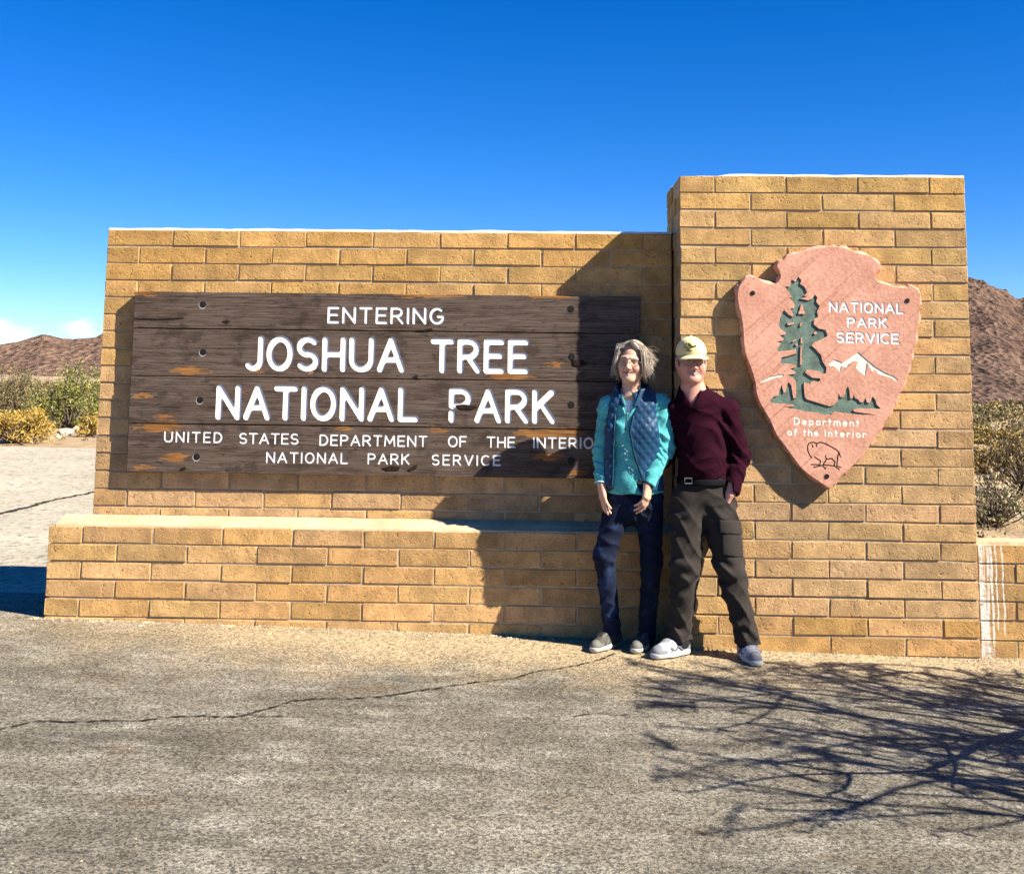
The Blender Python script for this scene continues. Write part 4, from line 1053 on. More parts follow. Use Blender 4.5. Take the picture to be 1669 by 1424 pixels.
for j, (u, v_) in enumerate([(1015, 727), (1018, 731), (1022, 735), (1019, 739), (1023, 743), (1021, 748), (1026, 762), (1030, 766), (1027, 770), (1031, 774)]):
    p = w(u, v_, -.478 if v_ < 755 else -.472); pts = [p+np.array([rz_.uniform(-.006, .006), -.001, rz_.uniform(-.006, .006)]) for _ in range(4)]
    a.add(tube(pts, [.0014]*4, 5))
a.build('embroidery', simple('pale_embroidery', (.40, .58, .56), .8, .1, bump=0), flc)
f = Field(neck-np.array([.12, .14, .08]), neck+np.array([.12, .14, .08]), .0035)
def collar_fn(cx, cy, z0, z1, r0, r1, t, sy=.95, tilt=0.0):
    return lambda X, Y, Z: np.maximum(np.abs(np.sqrt((X-cx)**2+((Y-cy)/sy)**2)-(r0+(r1-r0)*np.clip((Z-z0)/(z1-z0), 0, 1)))-t, np.maximum(z0-Z+tilt*(Y-cy), Z-z1-tilt*(Y-cy))).astype(np.float32)
f.fn(collar_fn(neck[0], neck[1]+.012, neck[2]-.045, neck[2]+.012, .078, .064, .005, .95, .35), 'min')
f.fn(lambda X, Y, Z: -np.maximum(np.abs(X-(neck[0]-.018))-(.020+.35*(Z-neck[2]+.05)), Y-neck[1]-.0+0*Z).astype(np.float32))
V, Q = f.mesh(); vmesh('fleece_collar', V, Q, M_FLEECE, flc)
# vest
def vest_mat():
    b = NB('navy_quilted_nylon', .5, .25); c = b.coord()
    b.color(b.mix(b.rng(b.noise(c, 12, 4), .3, .7), (.006, .030, .075), (.012, .060, .120))); b.bump(b.noise(c, 140, 3), .25, .003); return b.m
M_VEST = vest_mat()
f = Field((-.62, -.66, .72), (.04, -.14, 1.56), .0042)
torso(f, .014)
f.rc(w(1003, 662, -.385), w(996, 700, -.405), .036, .034, .02); f.rc(w(996, 700, -.405), w(994, 785, -.405), .034, .036, .02)
f.rc(w(1033, 780, -.340), w(1036, 797, -.336), .164, .168, .03, sq=.74)
shx0, shx1 = w(982, 660)[0], w(1069, 660)[0]
q1 = lambda X, Y, Z: (.0055*np.abs(np.sin((X*.9+Z*.75)*75))*np.abs(np.sin((X*.9-Z*.75)*75))-.002).astype(np.float32)
f.fn(lambda X, Y, Z: -q1(X, Y, Z), 'add')
f.fn(lambda X, Y, Z: (np.maximum(shx0-X, X-shx1-.10*np.clip((1.33-Z), 0, .5))+0*Y).astype(np.float32))
zv = w(1034, 797)[2]
f.fn(lambda X, Y, Z: (zv-Z+0*X+.003*np.sin(X*30+Y*40)).astype(np.float32))
def interp_x(tab):
    zs = np.array([w(1030, v_)[2] for u, v_ in tab][::-1]); xs_ = np.array([w(u, v_, -.46)[0] for u, v_ in tab][::-1])
    return lambda Z: np.interp(Z, zs, xs_)
xl = interp_x([(1013, 640), (1006, 665), (1004, 690), (1002, 730), (1001, 770), (999, 800)]); xr = interp_x([(1030, 640), (1040, 662), (1030, 678), (1025, 700), (1031, 735), (1044, 772), (1058, 800)])
f.fn(lambda X, Y, Z: -np.maximum(np.maximum(xl(Z)-X, X-xr(Z)), Y+.43).astype(np.float32))
f.fn(lambda X, Y, Z: -(np.sqrt((X-neck[0])**2+(Y-neck[1]-.01)**2)-.066+np.where(Z > neck[2]-.03, 0, 9)).astype(np.float32))
f.rc(shR+(shR-elR)*.02, elR, .062, .056, .006, mode='s')
V, Q = f.mesh(); vst = vmesh('quilted_vest', V, Q, M_VEST, wp, smooth=1)
def skin_y(V, x, z, r=.012):
    k = (np.abs(V[:, 0]-x) < r) & (np.abs(V[:, 2]-z) < r); return float(V[k, 1].min()) if k.any() else None
for fx, off in ((xl, -.007), (xr, .007)):
    pts = []
    for z in np.linspace(w(1030, 676)[2], w(1030, 792)[2], 22):
        x = float(fx(z))+off; y = skin_y(V, x, z)
        if y is not None: pts.append((x, y-.001, z))
    if len(pts) > 4: pymesh('vest_zip', *tube(pts, [.0042]*len(pts), 5), simple('teal_zip_tape', (.008, .045, .075), .5, .3, bump=0), vst, True)
f = Field(neck-np.array([.16, .16, .10]), neck+np.array([.16, .16, .10]), .004)
f.fn(collar_fn(neck[0]+.006, neck[1]+.012, neck[2]-.05, neck[2]+.042, .098, .086, .009, .95, .25), 'min')
f.fn(lambda X, Y, Z: -np.maximum(np.abs(X-(neck[0]-.016))-(.030+.45*(Z-neck[2]+.05)), Y-neck[1]+.0+0*Z).astype(np.float32))
V, Q = f.mesh(); vmesh('vest_collar', V, Q, M_VEST, vst)
# jeans
def denim():
    b = NB('dark_denim', .85, .2); c = b.coord(); n = b.noise(c, 260, 3); m = b.noise(c, 11, 4)
    cc = b.mix(b.rng(n, .35, .65), (.0022, .0042, .013), (.006, .011, .031)); b.color(b.mix(b.math('MULTIPLY', b.rng(m, .5, .75), .6), cc, (.022, .048, .125))); b.bump(n, .3, .002); return b.m
M_DENIM = denim()
f = Field((-.60, -.62, .03), (.02, -.12, .98), .0048)
f.rc(hip+np.array([0, 0, .05]), hip+np.array([0, 0, -.03]), .128, .135, .03, sq=.78)
for hp, kn, an in ((hpL, knL, anL), (hpR, knR, anR)):
    f.rc(hp, kn, .080, .058, .03); f.rc(kn, an, .057, .046, .03); f.rc(an, an+np.array([0, 0, -.03]), .048, .050, .02)
    f.fn(lambda X, Y, Z: (.0035*np.sin((Z-.25*X)*95+2*np.sin(X*50+Y*30))*np.exp(-((Z-kn[2]+.03)/.07)**2)*np.exp(-((X-kn[0])/.09)**2)).astype(np.float32)*np.float32(1), 'add')
f.fn(lambda X, Y, Z: (.002*wr_noise(X, Y, Z, 36, 2.0)).astype(np.float32)-crease(X, Y, Z, .009, 80, .6, .8), 'add')
f.fn(lambda X, Y, Z: (np.maximum(anL[2]-.030-Z, Z-.92)+0*X+0*Y).astype(np.float32))
V, Q = f.mesh(); vmesh('jeans', V, Q, M_DENIM, wp)
M_SHOEG = ((.060, .060, .048), (.14, .135, .115), (.025, .025, .025)); M_SOLEG = simple('pale_rubber', (.42, .41, .36), .6, .3, 30, .1, .1); M_LACED = simple('dark_lace', (.24, .24, .22), .8, .2, bump=0)
tl, hl = w(964, 1060, -.47), w(1003, 1050, -.27); shoe(wp, 'shoe', tl, hl, gz(tl[0])+.003, 1, M_SHOEG, M_SOLEG, M_LACED, .043)
tl, hl = w(1033, 1070, -.47), w(1056, 1050, -.25); shoe(wp, 'shoe', tl, hl, gz(tl[0])+.003, 1, M_SHOEG, M_SOLEG, M_LACED, .043)
M_SOCK = simple('dark_sock', (.02, .02, .025), .9, .1)
def sock(parent, an, toe, heel, mat, r=.042):
    f = Field(an-.13, an+.13, .005); mid = np.array([(toe[0]+heel[0])/2, (toe[1]+heel[1])/2, an[2]-.055]); hp_ = np.array([heel[0]*.8+toe[0]*.2, heel[1]*.8+toe[1]*.2, an[2]-.055])
    f.rc(an+np.array([0, 0, .06]), (an+hp_)/2, r, r*1.05, .02); f.rc((an+hp_)/2, mid, r, r*.9, .02); V, Q = f.mesh(); vmesh('sock', V, Q, mat, parent)
sock(wp, anL, w(964, 1060, -.47), w(1003, 1050, -.27), M_SOCK); sock(wp, anR, w(1033, 1070, -.47), w(1056, 1050, -.25), M_SOCK)
spectacles(wp, hc, HR, HSC)
# hair: grey windblown bob
P = lambda x, y, z: hc+HR@(np.array([x, y, z])*HSC)
f = Field(hc-.17, hc+.17, .004)
f.el(P(0, .022, .036), np.array([.080, .096, .085]), HR, 0)
for sg in (-1, 1):
    f.rc(P(sg*.066, .010, .04), P(sg*.076, .006, -.05), .022, .022, .02); f.rc(P(sg*.076, .006, -.05), P(sg*(.074 if sg < 0 else .088), .010, -.10), .022, .014, .02)
    f.rc(P(sg*.036, .070, .02), P(sg*.04, .066, -.085), .04, .032, .03)
f.rc(P(.015, -.046, .103), P(.068, -.042, .05), .017, .017, .02); f.rc(P(.0, -.046, .103), P(-.066, -.042, .045), .017, .015, .02)
f.el(P(.004, -.088, -.018), np.array([.058, .07, .090]), HR, .012, 's')
V, Q = f.mesh(); rh = random.Random(31)
def hairbase(V): return np.tile(np.array([.11, .082, .058]), (len(V), 1))
hr = vmesh('hair', V, Q, M_HAIR, wp, hairbase, 1)
a = Acc()
cols_h = [(.46, .38, .29), (.28, .21, .145), (.58, .50, .41), (.13, .095, .065), (.36, .28, .20), (.50, .43, .35)]
for i in range(5200):
    th = rh.uniform(-math.pi, math.pi); ph = rh.uniform(.05, 1.25)
    x, y, z = math.sin(ph)*math.sin(th), math.sin(ph)*math.cos(th), math.cos(ph)
    if y < -.25 and z < .62: continue
    r0 = np.array([x*.0835, .022+y*.0995, .037+z*.0895]); sgx = 1 if x > 0 else -1
    if y < -.45: sgx = 1 if x > .02 else -1
    L = rh.uniform(.12, .185)*(1.05 if sgx > 0 else .98); n_ = 7; p = r0.copy(); pts = [p.copy()]
    d = np.array([x*.35+sgx*(.30 if sgx > 0 else .20), y*.4, .10*z]); wind = max(0, rh.gauss(.16, .26)) if sgx > 0 else rh.gauss(-.03, .06)
    for j in range(n_):
        d = d*.62+np.array([sgx*.02+wind*.75*(j/n_)**1.2*1.2+rh.gauss(0, .05), rh.gauss(0, .04)+.04, -.95])*.5; d = d/np.linalg.norm(d)
        p = p+d*L/n_
        e = np.array([p[0]/.0855, (p[1]-.022)/.101, (p[2]-.036)/.0905]) if p[2] > -.02 else np.array([p[0]/.080, (p[1]-.01)/.085, 0])
        ne = np.linalg.norm(e)
        if ne < 1: p[0] /= max(ne, .5)**1.0; p[1] = .015+(p[1]-.015)/max(ne, .5)
        if p[1] < -.03 and abs(p[0]) < .066: p[0] = .066*sgx+rh.gauss(0, .006)
        pts.append(p.copy())
    a.add(tube([P(*q) for q in pts], [.0013, .0014, .0014, .0013, .0012, .0010, .0008, .0003], 3, False), rh.choice(cols_h))
for i in range(170):                                     # loose windblown ends
    p = np.array([rh.uniform(.05, .085), rh.uniform(-.02, .08), rh.uniform(-.03, .09)]); pts = [p]; d = np.array([.75, rh.gauss(0, .25), rh.uniform(-.5, .15)])
    for j in range(5): d = d/np.linalg.norm(d); p = p+d*rh.uniform(.010, .021); pts.append(p); d = d+np.array([rh.gauss(0, .22), rh.gauss(0, .2), -.34+rh.gauss(0, .22)])
    a.add(tube([P(*q) for q in pts], [.0010, .0010, .0009, .0008, .0006, .0003], 3, False), rh.choice(cols_h))
a.build('hair_strands', M_HAIR, hr, True)
# pale cuff edge
d = (wrL-elL)/np.linalg.norm(wrL-elL); wc = wrL-d*.004; u1 = np.cross(d, [0, 1, 0]); u1 /= np.linalg.norm(u1); u2 = np.cross(d, u1)
pymesh('cuff', *tube([wc+.0345*(math.cos(t)*u1+math.sin(t)*u2) for t in np.linspace(0, 2*math.pi, 25)], [.0045]*25, 6, False), simple('pale_cuff', (.38, .56, .58), .9, .1, bump=0), flc, True)
# watch
d = (wrR-elR)/np.linalg.norm(wrR-elR); wc = wrR+d*.006; u1 = np.cross(d, [0, 1, 0]); u1 /= np.linalg.norm(u1); u2 = np.cross(d, u1)
pymesh('wristwatch', *tube([wc+.026*(math.cos(t)*u1+math.sin(t)*u2) for t in np.linspace(0, 2*math.pi, 21)], [.0055]*21, 6, False), M_DARK, wp, True)

# ================================================================== man
mp_ = empty('person', (W(1160, 1075, -.5)[0], -.5, .02), 'man in a maroon sweater and dark cargo trousers wearing a khaki cap', 'person', 'couple posing at the sign')
YM = -.47
def m(u, v_, y=YM): return np.array(W(u, v_, y+.04*min(1, max(0, (1000-v_)/200))))
hm = m(1127, 589, -.50); MR = rotm(R(3), R(4), R(-1)); MS = 1.0
msL, msR = m(1102, 670, -.445), m(1184, 670, -.455)
meL, meR = m(1082, 742, -.33), m(1205, 745, -.45)
mwL, mwR = m(1050, 752, -.195), m(1191, 803, -.540)
mneck = m(1130, 640, -.465); mch = m(1143, 700, -.455); mhip = m(1148, 800, -.455)
mhL, mhR = m(1122, 815, -.46), m(1168, 815, -.46)
mkL, mkR = m(1117, 925, -.50), m(1189, 925, -.515)
maL, maR = m(1107, 1036, -.445), m(1217, 1036, -.49)
f = Field((-.32, -.72, .0), (.50, -.10, 1.76), .005, [[(hm[0]-.11, hm[0]+.11, .0022), (-9, 9, .0042)], [(-.59, -.495, .0022), (-9, 9, .0036)], [(.78, .96, .0038), (hm[2]-.125, hm[2]+.05, .0021)]])
build_head(f, hm, MR, MS, True)
f.rc(hm+np.array([0, .015, -.07]), mneck+np.array([.003, .015, -.02]), .057, .062, .03)
f.rc(mneck, mch, .07, .11, .03, sq=.75); f.rc(mch, mhip, .115, .115, .03, sq=.75)
for sh, el, wr, hp, kn, an in ((msL, meL, mwL, mhL, mkL, maL), (msR, meR, mwR, mhR, mkR, maR)):
    f.rc(mneck+np.array([0, .01, -.03]), sh, .05, .045, .03); f.rc(sh, el, .045, .037, .02); f.rc(el, wr, .036, .027, .02)
    f.rc(hp, kn, .075, .05, .03); f.rc(kn, an, .05, .034, .02); f.rc(an, an+np.array([-.004, -.01, -.035]), .028, .018, .02)
hand(f, mwL, (-1, .1, -.05), (0, -1, .1), 1, .3, 1.05); hand(f, mwR, (-.35, .35, -1), (-.9, .3, 0), 1, .35, 1.05)
V, Q = f.mesh()
vmesh('body', V, Q, M_SKIN, mp_, head_cols(hm, MR, MS, SK_M, (.30, .24, .19), (.52, .22, .18), (.07, .06, .06), 'smile'), 1)
M_SWEAT = cloth('maroon_knit', (.020, .0028, .0082), .95, .0, 190, .22, .6, .004)
f = Field((-.32, -.72, .74), (.54, -.08, 1.52), .0048)
f.rc(m(1141, 672, -.455), m(1143, 712, -.458), .130, .135, .03, sq=.78); f.rc(m(1143, 712, -.458), m(1146, 776, -.455), .135, .130, .03, sq=.84)
f.rc(m(1120, 662, -.455), m(1162, 662, -.455), .058, .058, .04); f.rc(mneck+np.array([.03, .01, -.03]), msR+np.array([0, 0, .012]), .045, .056, .03); f.el(m(1146, 755, -.505), (.10, .085, .10), None, .05)
f.rc(mneck+np.array([0, .012, -.005]), m(1134, 664, -.455), .068, .085, .03)
for sh, el, wr in ((msL, meL, mwL), (msR, meR, mwR)):
    f.rc(sh, el, .068, .058, .03); f.rc(el, wr+(el-wr)*.04, .057, .046, .02)
    d = wr-el; d = d/np.linalg.norm(d)
    f.fn(lambda X, Y, Z: (.006*np.sin(((X-el[0])*d[0]+(Y-el[1])*d[1]+(Z-el[2])*d[2])*105+2.5*np.sin(X*45+Y*35))*np.exp(-(((X-el[0])**2+(Y-el[1])**2+(Z-el[2]+.03)**2)/.016))).astype(np.float32), 'add')
f.fn(lambda X, Y, Z: (.008*np.sin((Z*.8+X*.9)*62+1.5*np.sin(X*30))*np.exp(-((X-m(1175, 700)[0])/.07)**2-((Z-m(1175, 705)[2])/.11)**2)+0*Y).astype(np.float32), 'add')
f.fn(lambda X, Y, Z: (.0035*wr_noise(X, Y, Z, 30, .4)).astype(np.float32)-crease(X, Y, Z, .010, 60, .9, .9)-crease(X, Y, Z, .008, 90, 2.3, -.8), 'add')
f.rc(m(1146, 778, -.455), m(1147, 782, -.455), .136, .132, .02, sq=.80)
zh = m(1146, 783)[2]
f.fn(lambda X, Y, Z: (np.where(np.abs(X-mhip[0]) < .135, zh-Z+.006*np.sin(X*28), -1)+0*Y).astype(np.float32))
for wr, el in ((mwL, meL), (mwR, meR)):
    dv = (wr-el)/np.linalg.norm(wr-el)
    f.fn(lambda X, Y, Z: np.where((X-wr[0])**2+(Y-wr[1])**2+(Z-wr[2])**2 < .07**2, (X-wr[0])*dv[0]+(Y-wr[1])*dv[1]+(Z-wr[2])*dv[2]-.004, -1).astype(np.float32))
f.fn(lambda X, Y, Z: -(np.sqrt((X-mneck[0])**2+(Y-mneck[1]-.01)**2)-.066+np.where(Z > mneck[2]-.03, 0, 9)).astype(np.float32))
xo = m(1126, 660)[0]
f.fn(lambda X, Y, Z: -np.maximum(np.maximum(np.abs(X-xo)-.45*(Z-m(1126, 664)[2]), Y+.43), m(1126, 664)[2]-Z).astype(np.float32))
V, Q = f.mesh(); swt = vmesh('sweater', V, Q, M_SWEAT, mp_, smooth=2)
f = Field(mneck-np.array([.14, .15, .09]), mneck+np.array([.14, .15, .09]), .004)
f.fn(collar_fn(mneck[0]+.004, mneck[1]+.012, mneck[2]-.055, mneck[2]+.032, .100, .074, .008, .98, .30), 'min')
f.fn(lambda X, Y, Z: -np.maximum(np.abs(X-xo)-(.012+.62*(Z-mneck[2]+.05)), Y-mneck[1]+0*Z).astype(np.float32))
V, Q = f.mesh(); vmesh('sweater_collar', V, Q, M_SWEAT, swt)
f = Field(mneck-.13, mneck+.13, .004)
f.rc(mneck+np.array([0, .008, -.014]), m(1127, 680, -.452), .062, .080, .02, sq=.86)
f.fn(lambda X, Y, Z: -(np.sqrt((X-mneck[0])**2+(Y-mneck[1]-.01)**2)-.058+np.where(Z > mneck[2]-.02, 0, 9)).astype(np.float32)); f.fn(lambda X, Y, Z: (Z-(mneck[2]-.004+.3*(Y-mneck[1]))+0*X).astype(np.float32))
V, Q = f.mesh(); vmesh('undershirt', V, Q, cloth('olive_tee', (.10, .085, .05), .9, .1), mp_)
# trousers
M_TROUS = cloth('dark_khaki_ripstop', (.031, .0255, .0215), .8, .05, 240, .15, .3, .002)
f = Field((-.30, -.74, .02), (.52, -.20, 1.02), .0048)
f.rc(mhip+np.array([0, 0, .07]), mhip+np.array([0, 0, -.02]), .128, .135, .03, sq=.82)
for hp, kn, an, sg in ((mhL, mkL, maL, -1), (mhR, mkR, maR, 1)):
    f.rc(hp, kn, .100, .080, .03); f.rc(kn, an+np.array([0, .0, .0]), .076, .062, .03); f.rc(an, an+np.array([0, 0, -.03]), .064, .068, .02)
    f.fn(lambda X, Y, Z: (.009*np.sin((Z+sg*.5*X)*70+2*np.sin(X*34+Y*22))*(np.exp(-((Z-kn[2]+.02)/.09)**2)+.9*np.exp(-((Z-an[2]-.04)/.05)**2)+.5*np.exp(-((Z-hp[2]+.07)/.06)**2))*np.exp(-((X-(kn[0]+(hp[0]-kn[0])*np.clip((Z-kn[2])/(hp[2]-kn[2]), -1, 1)))/.12)**2)).astype(np.float32), 'add')
f.fn(lambda X, Y, Z: (.004*wr_noise(X, Y, Z, 26, .9)).astype(np.float32)-crease(X, Y, Z, .011, 52, .4, 1.1)-crease(X, Y, Z, .009, 75, 1.9, -.7), 'add')
zb = maR[2]-.035
f.fn(lambda X, Y, Z: (np.maximum(zb-Z+.006*np.sin(X*60), Z-(zh+.05))+0*Y).astype(np.float32))
V, Q = f.mesh(); tro = vmesh('cargo_trousers', V, Q, M_TROUS, mp_, smooth=2)
# cargo pocket following the thigh
f = Field(m(1190, 905, -.65)-np.array([.14, .02, .06]), m(1190, 845, -.43)+np.array([.14, .06, .06]), .004)
f.rc(mhR, mkR, .109, .090, .0)
def pk(u0, u1, v0, v1):
    a0 = m(u0, v0, -.55); a1 = m(u1, v1, -.55); return lambda X, Y, Z: np.maximum(np.maximum(a0[0]-X, X-a1[0]), np.maximum(a1[2]-Z-.1*(X-a0[0]), Z-a0[2]+.1*(X-a0[0]))).astype(np.float32)+0*Y.astype(np.float32)
f.fn(pk(1175, 1212, 866, 903)); f.fn(lambda X, Y, Z: (Y+.47+0*X+0*Z).astype(np.float32)); V, Q = f.mesh(); vmesh('cargo_pocket', V, Q, M_TROUS, tro, smooth=2)
f = Field(m(1190, 905, -.66)-np.array([.14, .02, .06]), m(1190, 835, -.43)+np.array([.14, .06, .06]), .004)
f.rc(mhR, mkR, .114, .097, .0); f.fn(pk(1171, 1213, 846, 867)); f.fn(lambda X, Y, Z: (Y+.47+0*X+0*Z).astype(np.float32)); V, Q = f.mesh(); vmesh('pocket_flap', V, Q, M_TROUS, tro, smooth=2)
# belt
M_BELT = simple('black_webbing', (.006, .006, .007), .8, .1)
f = Field(mhip+np.array([-.2, -.18, .02]), mhip+np.array([.2, .18, .16]), .0045)
bz = m(1146, 783.5)[2]
f.rc(mhip+np.array([-.004, 0, .09]), mhip+np.array([-.002, 0, .03]), .149, .150, 0, sq=.82); f.fn(lambda X, Y, Z: (np.abs(Z-bz)-.017+0*X+0*Y).astype(np.float32)); V, Q = f.mesh(); blt = vmesh('belt', V, Q, M_BELT, mp_, smooth=1)
p = m(1122, 783.5, -.575); a = Acc(); rr_ = [p+np.array([sx*.019, 0.002*abs(sx), sz*.014]) for sx, sz in ((-1, -1), (1, -1), (1, 1), (-1, 1), (-1, -1))]
M_STEEL = NB('buckle_steel', .3, .5); M_STEEL.color((.55, .54, .52)); M_STEEL.b.inputs['Metallic'].default_value = 1.0
pymesh('buckle', *tube(rr_, [.0032]*5, 6), M_STEEL.m, blt)
M_SHOEW = ((.44, .44, .44), (.20, .20, .21), (.28, .28, .28)); M_SOLEW = simple('white_rubber', (.48, .47, .45), .6, .3, 30, .08, .1); M_LACEW = simple('white_lace', (.40, .40, .40), .8, .2, bump=0); M_ACC = simple('grey_shoe_stripe', (.16, .16, .17), .6, .3, bump=0)
tl, hl = m(1062, 1076, -.56), m(1121, 1062, -.405); shoe(mp_, 'shoe', tl, hl, gz(tl[0])+.003, 1, M_SHOEW, M_SOLEW, M_LACEW, .050, .062, accent=M_ACC)
tl, hl = m(1236, 1087, -.66), m(1211, 1060, -.42); shoe(mp_, 'shoe', tl, hl, gz(tl[0])+.003, 1, M_SHOEW, M_SOLEW, M_LACEW, .050, .062, accent=M_ACC)
sock(mp_, maL, m(1062, 1076, -.56), m(1121, 1062, -.405), M_SOCK, .048); sock(mp_, maR, m(1236, 1087, -.66), m(1211, 1060, -.42), M_SOCK, .048)
spectacles(mp_, hm, MR, MS)
# short grey hair at the sides
f = Field(hm-.15, hm+.15, .004); P = lambda x, y, z: hm+MR@(np.array([x, y, z])*MS)
f.el(P(0, .022, .028), (.078, .092, .080), MR, 0); f.el(P(0, -.09, -.01), (.09, .085, .12), MR, .01, 's'); f.fn(lambda X, Y, Z: (hm[2]-.035-Z+0*X+0*Y).astype(np.float32))
V, Q = f.mesh(); vmesh('hair', V, Q, M_HAIR, mp_, lambda V: np.tile(np.array([.33, .29, .26]), (len(V), 1)), 1)
# cap
M_CAPC = cloth('khaki_cap_twill', (.66, .57, .28), .85, .2, 260, .08, .3, .002)
f = Field(hm-np.array([.15, .22, .05]), hm+np.array([.15, .15, .18]), .0038)
f.el(P(0, .012, .048), (.0835, .1010, .089), MR, 0); f.rc(P(0, -.04, .07), P(0, -.06, .06), .056, .046, .03)
f.fn(lambda X, Y, Z: (((X-P(0, 0, .036)[0])*MR[0, 2]+(Y-P(0, 0, .036)[1])*MR[1, 2]+(Z-P(0, 0, .036)[2])*MR[2, 2])*-1).astype(np.float32))
V, Q = f.mesh(); cap = vmesh('cap', V, Q, M_CAPC, mp_)
f = Field(hm-np.array([.15, .24, .05]), hm+np.array([.15, .15, .16]), .0035)
def visor(X, Y, Z):
    x, y, z = X-hm[0], Y-hm[1], Z-hm[2]; lx, ly, lz = (MR[0, i]*x+MR[1, i]*y+MR[2, i]*z for i in range(3))
    return np.maximum(np.abs(lz-(.046+.28*(ly+.085)-4.2*lx**2))-.0028, np.maximum(np.sqrt((lx/.080)**2+((ly+.070)/.082)**2)-1, ly+.060)*.04).astype(np.float32)
f.fn(visor, 'min'); V, Q = f.mesh(); vmesh('visor', V, Q, M_CAPC, cap, smooth=1)
a = Acc(); a.add(tube([P(.0, .012, .135), P(.0, .012, .143)], [.008, .005], 8)); a.build('button', M_CAPC, cap, True)
M_EMB = simple('olive_embroidery', (.10, .10, .03), .9, .1, 60, .4, .3)
a = Acc(); re_ = random.Random(3)
def on_cap(x, z):
    lo_, hi_ = -.14, .0
    # front of the crown: solve the dome for y
    t = 1-(x/.0850)**2-((z-.048)/.0905)**2
    y1 = .012-.1025*math.sqrt(max(0, t)); return P(x, min(y1, -.094 if z < .098 else y1)-.0055, z)
for (x0, z0, x1, z1) in ((-.020, .066, -.018, .088), (-.018, .078, -.034, .092), (-.018, .080, -.004, .098), (-.012, .088, .006, .088), (-.034, .092, -.038, .082), (-.004, .098, .004, .104), (-.030, .070, .012, .068), (-.026, .096, -.020, .106), (-.020, .106, -.012, .096), (.006, .088, .012, .094), (-.034, .088, -.024, .100)):
    x0, x1 = x0*1.25-.006, x1*1.25-.006; z0, z1 = .088+(z0-.088)*1.15, .088+(z1-.088)*1.15; a.add(tube([on_cap(x0, z0), on_cap((x0+x1)/2, (z0+z1)/2), on_cap(x1, z1)], [.0052]*3, 6))
a.build('embroidered_emblem', M_EMB, cap, True)
# ------------------------------------------------------------------ plants
M_LEAF = attr_mat('foliage', .75, .2, 0, 30, .1, 0)
M_STEM = simple('grey_bark', (.16, .12, .085), .9, .1, 30, .3, .4)
def leaf_quads(acc, c, nrm_rng, size, r, cols, asp=2.2):
    d = np.array([r.gauss(0, 1), r.gauss(0, 1), r.gauss(0, 1)+.5]); d /= np.linalg.norm(d)
    e = np.cross(d, [r.gauss(0, 1), r.gauss(0, 1), r.gauss(0, 1)]); e /= np.linalg.norm(e)+1e-9
    a, b = d*size*asp*.5, e*size*.5
    acc.add(([c-a, c+b*.9, c+a, c-b*.9], [(0, 1, 2, 3)]), r.choice(cols))
def bush(name, loc, rx, h, nst, nleaf, size, cols, label, cat, group=None, seed=1, stemcol=M_STEM, open_=.35, twigs=0, asp=2.2, base=.15):
    r = random.Random(seed); loc = np.array(loc, float); root = empty(name, loc, label, cat, group)
    st = Acc(); lf = Acc(); tips = []
    lob = [(r.uniform(0, 6.28), r.uniform(.65, 1.2)) for _ in range(7)]
    for i in range(nst):
        th = r.uniform(0, 2*math.pi); ph = math.acos(r.uniform(base, 1)); k = r.uniform(.75, 1.05)
        k *= .8+.3*max(0, sum(math.cos(th-a)*b for a, b in lob)/4)
        tip = loc+np.array([math.cos(th)*math.sin(ph)*rx*k, math.sin(th)*math.sin(ph)*rx*k, math.cos(ph)*h*k])
        mid = loc+(tip-loc)*.5+np.array([r.gauss(0, .06)*rx, r.gauss(0, .06)*rx, r.uniform(0, .12)*h])
        st.add(tube([loc+np.array([r.gauss(0, .03)*rx, r.gauss(0, .03)*rx, -.03]), mid, tip], [.012*h+.004, .007*h+.003, .003], 4, False)); tips.append((mid, tip))
        for j in range(3):
            t2 = mid+(tip-mid)*r.uniform(.2, .9); q = t2+np.array([r.gauss(0, .14)*rx, r.gauss(0, .14)*rx, abs(r.gauss(0, .12))*h]); st.add(tube([t2, q], [.004*h+.002, .0015], 3, False)); tips.append((t2, q))
    for i in range(nleaf):
        a, b = r.choice(tips); t = r.uniform(open_, 1.08); c = a+(b-a)*t+np.array([r.gauss(0, .045)*rx, r.gauss(0, .045)*rx, r.gauss(0, .04)*h])
        leaf_quads(lf, c, 0, size*r.uniform(.6, 1.5), r, cols, asp)
    for i in range(twigs):
        a, b = r.choice(tips); q = b+np.array([r.gauss(0, .12)*rx, r.gauss(0, .12)*rx, r.uniform(.05, .28)*h]); st.add(tube([b, (b+q)/2+np.array([r.gauss(0, .02), 0, .02]), q], [.006, .004, .0015], 3, False))
    st.build('stem', stemcol, root); lf.build('foliage', M_LEAF, root)
    return root
GREENS = [(.125, .145, .025), (.18, .19, .035), (.24, .225, .055), (.07, .08, .018), (.29, .26, .08)]
DARKS = [(.060, .055, .022), (.085, .072, .030), (.040, .038, .016), (.12, .095, .045)]
YELS = [(.42, .26, .035), (.52, .34, .055), (.33, .20, .03), (.24, .15, .035), (.46, .32, .10)]
TANS = [(.28, .20, .085), (.20, .145, .06), (.34, .26, .12), (.13, .10, .045), (.17, .14, .05)]
bush('brittlebush', gp(30, 722), .82, .66, 80, 7200, .016, YELS, 'golden dry bush at the left edge beside the road', 'bush', 'roadside bushes', 1, asp=3.5)
bush('brittlebush', gp(152, 712), .36, .42, 36, 2200, .016, YELS, 'small golden bush half hidden by the left end of the block wall', 'bush', 'roadside bushes', 2, asp=3.5)
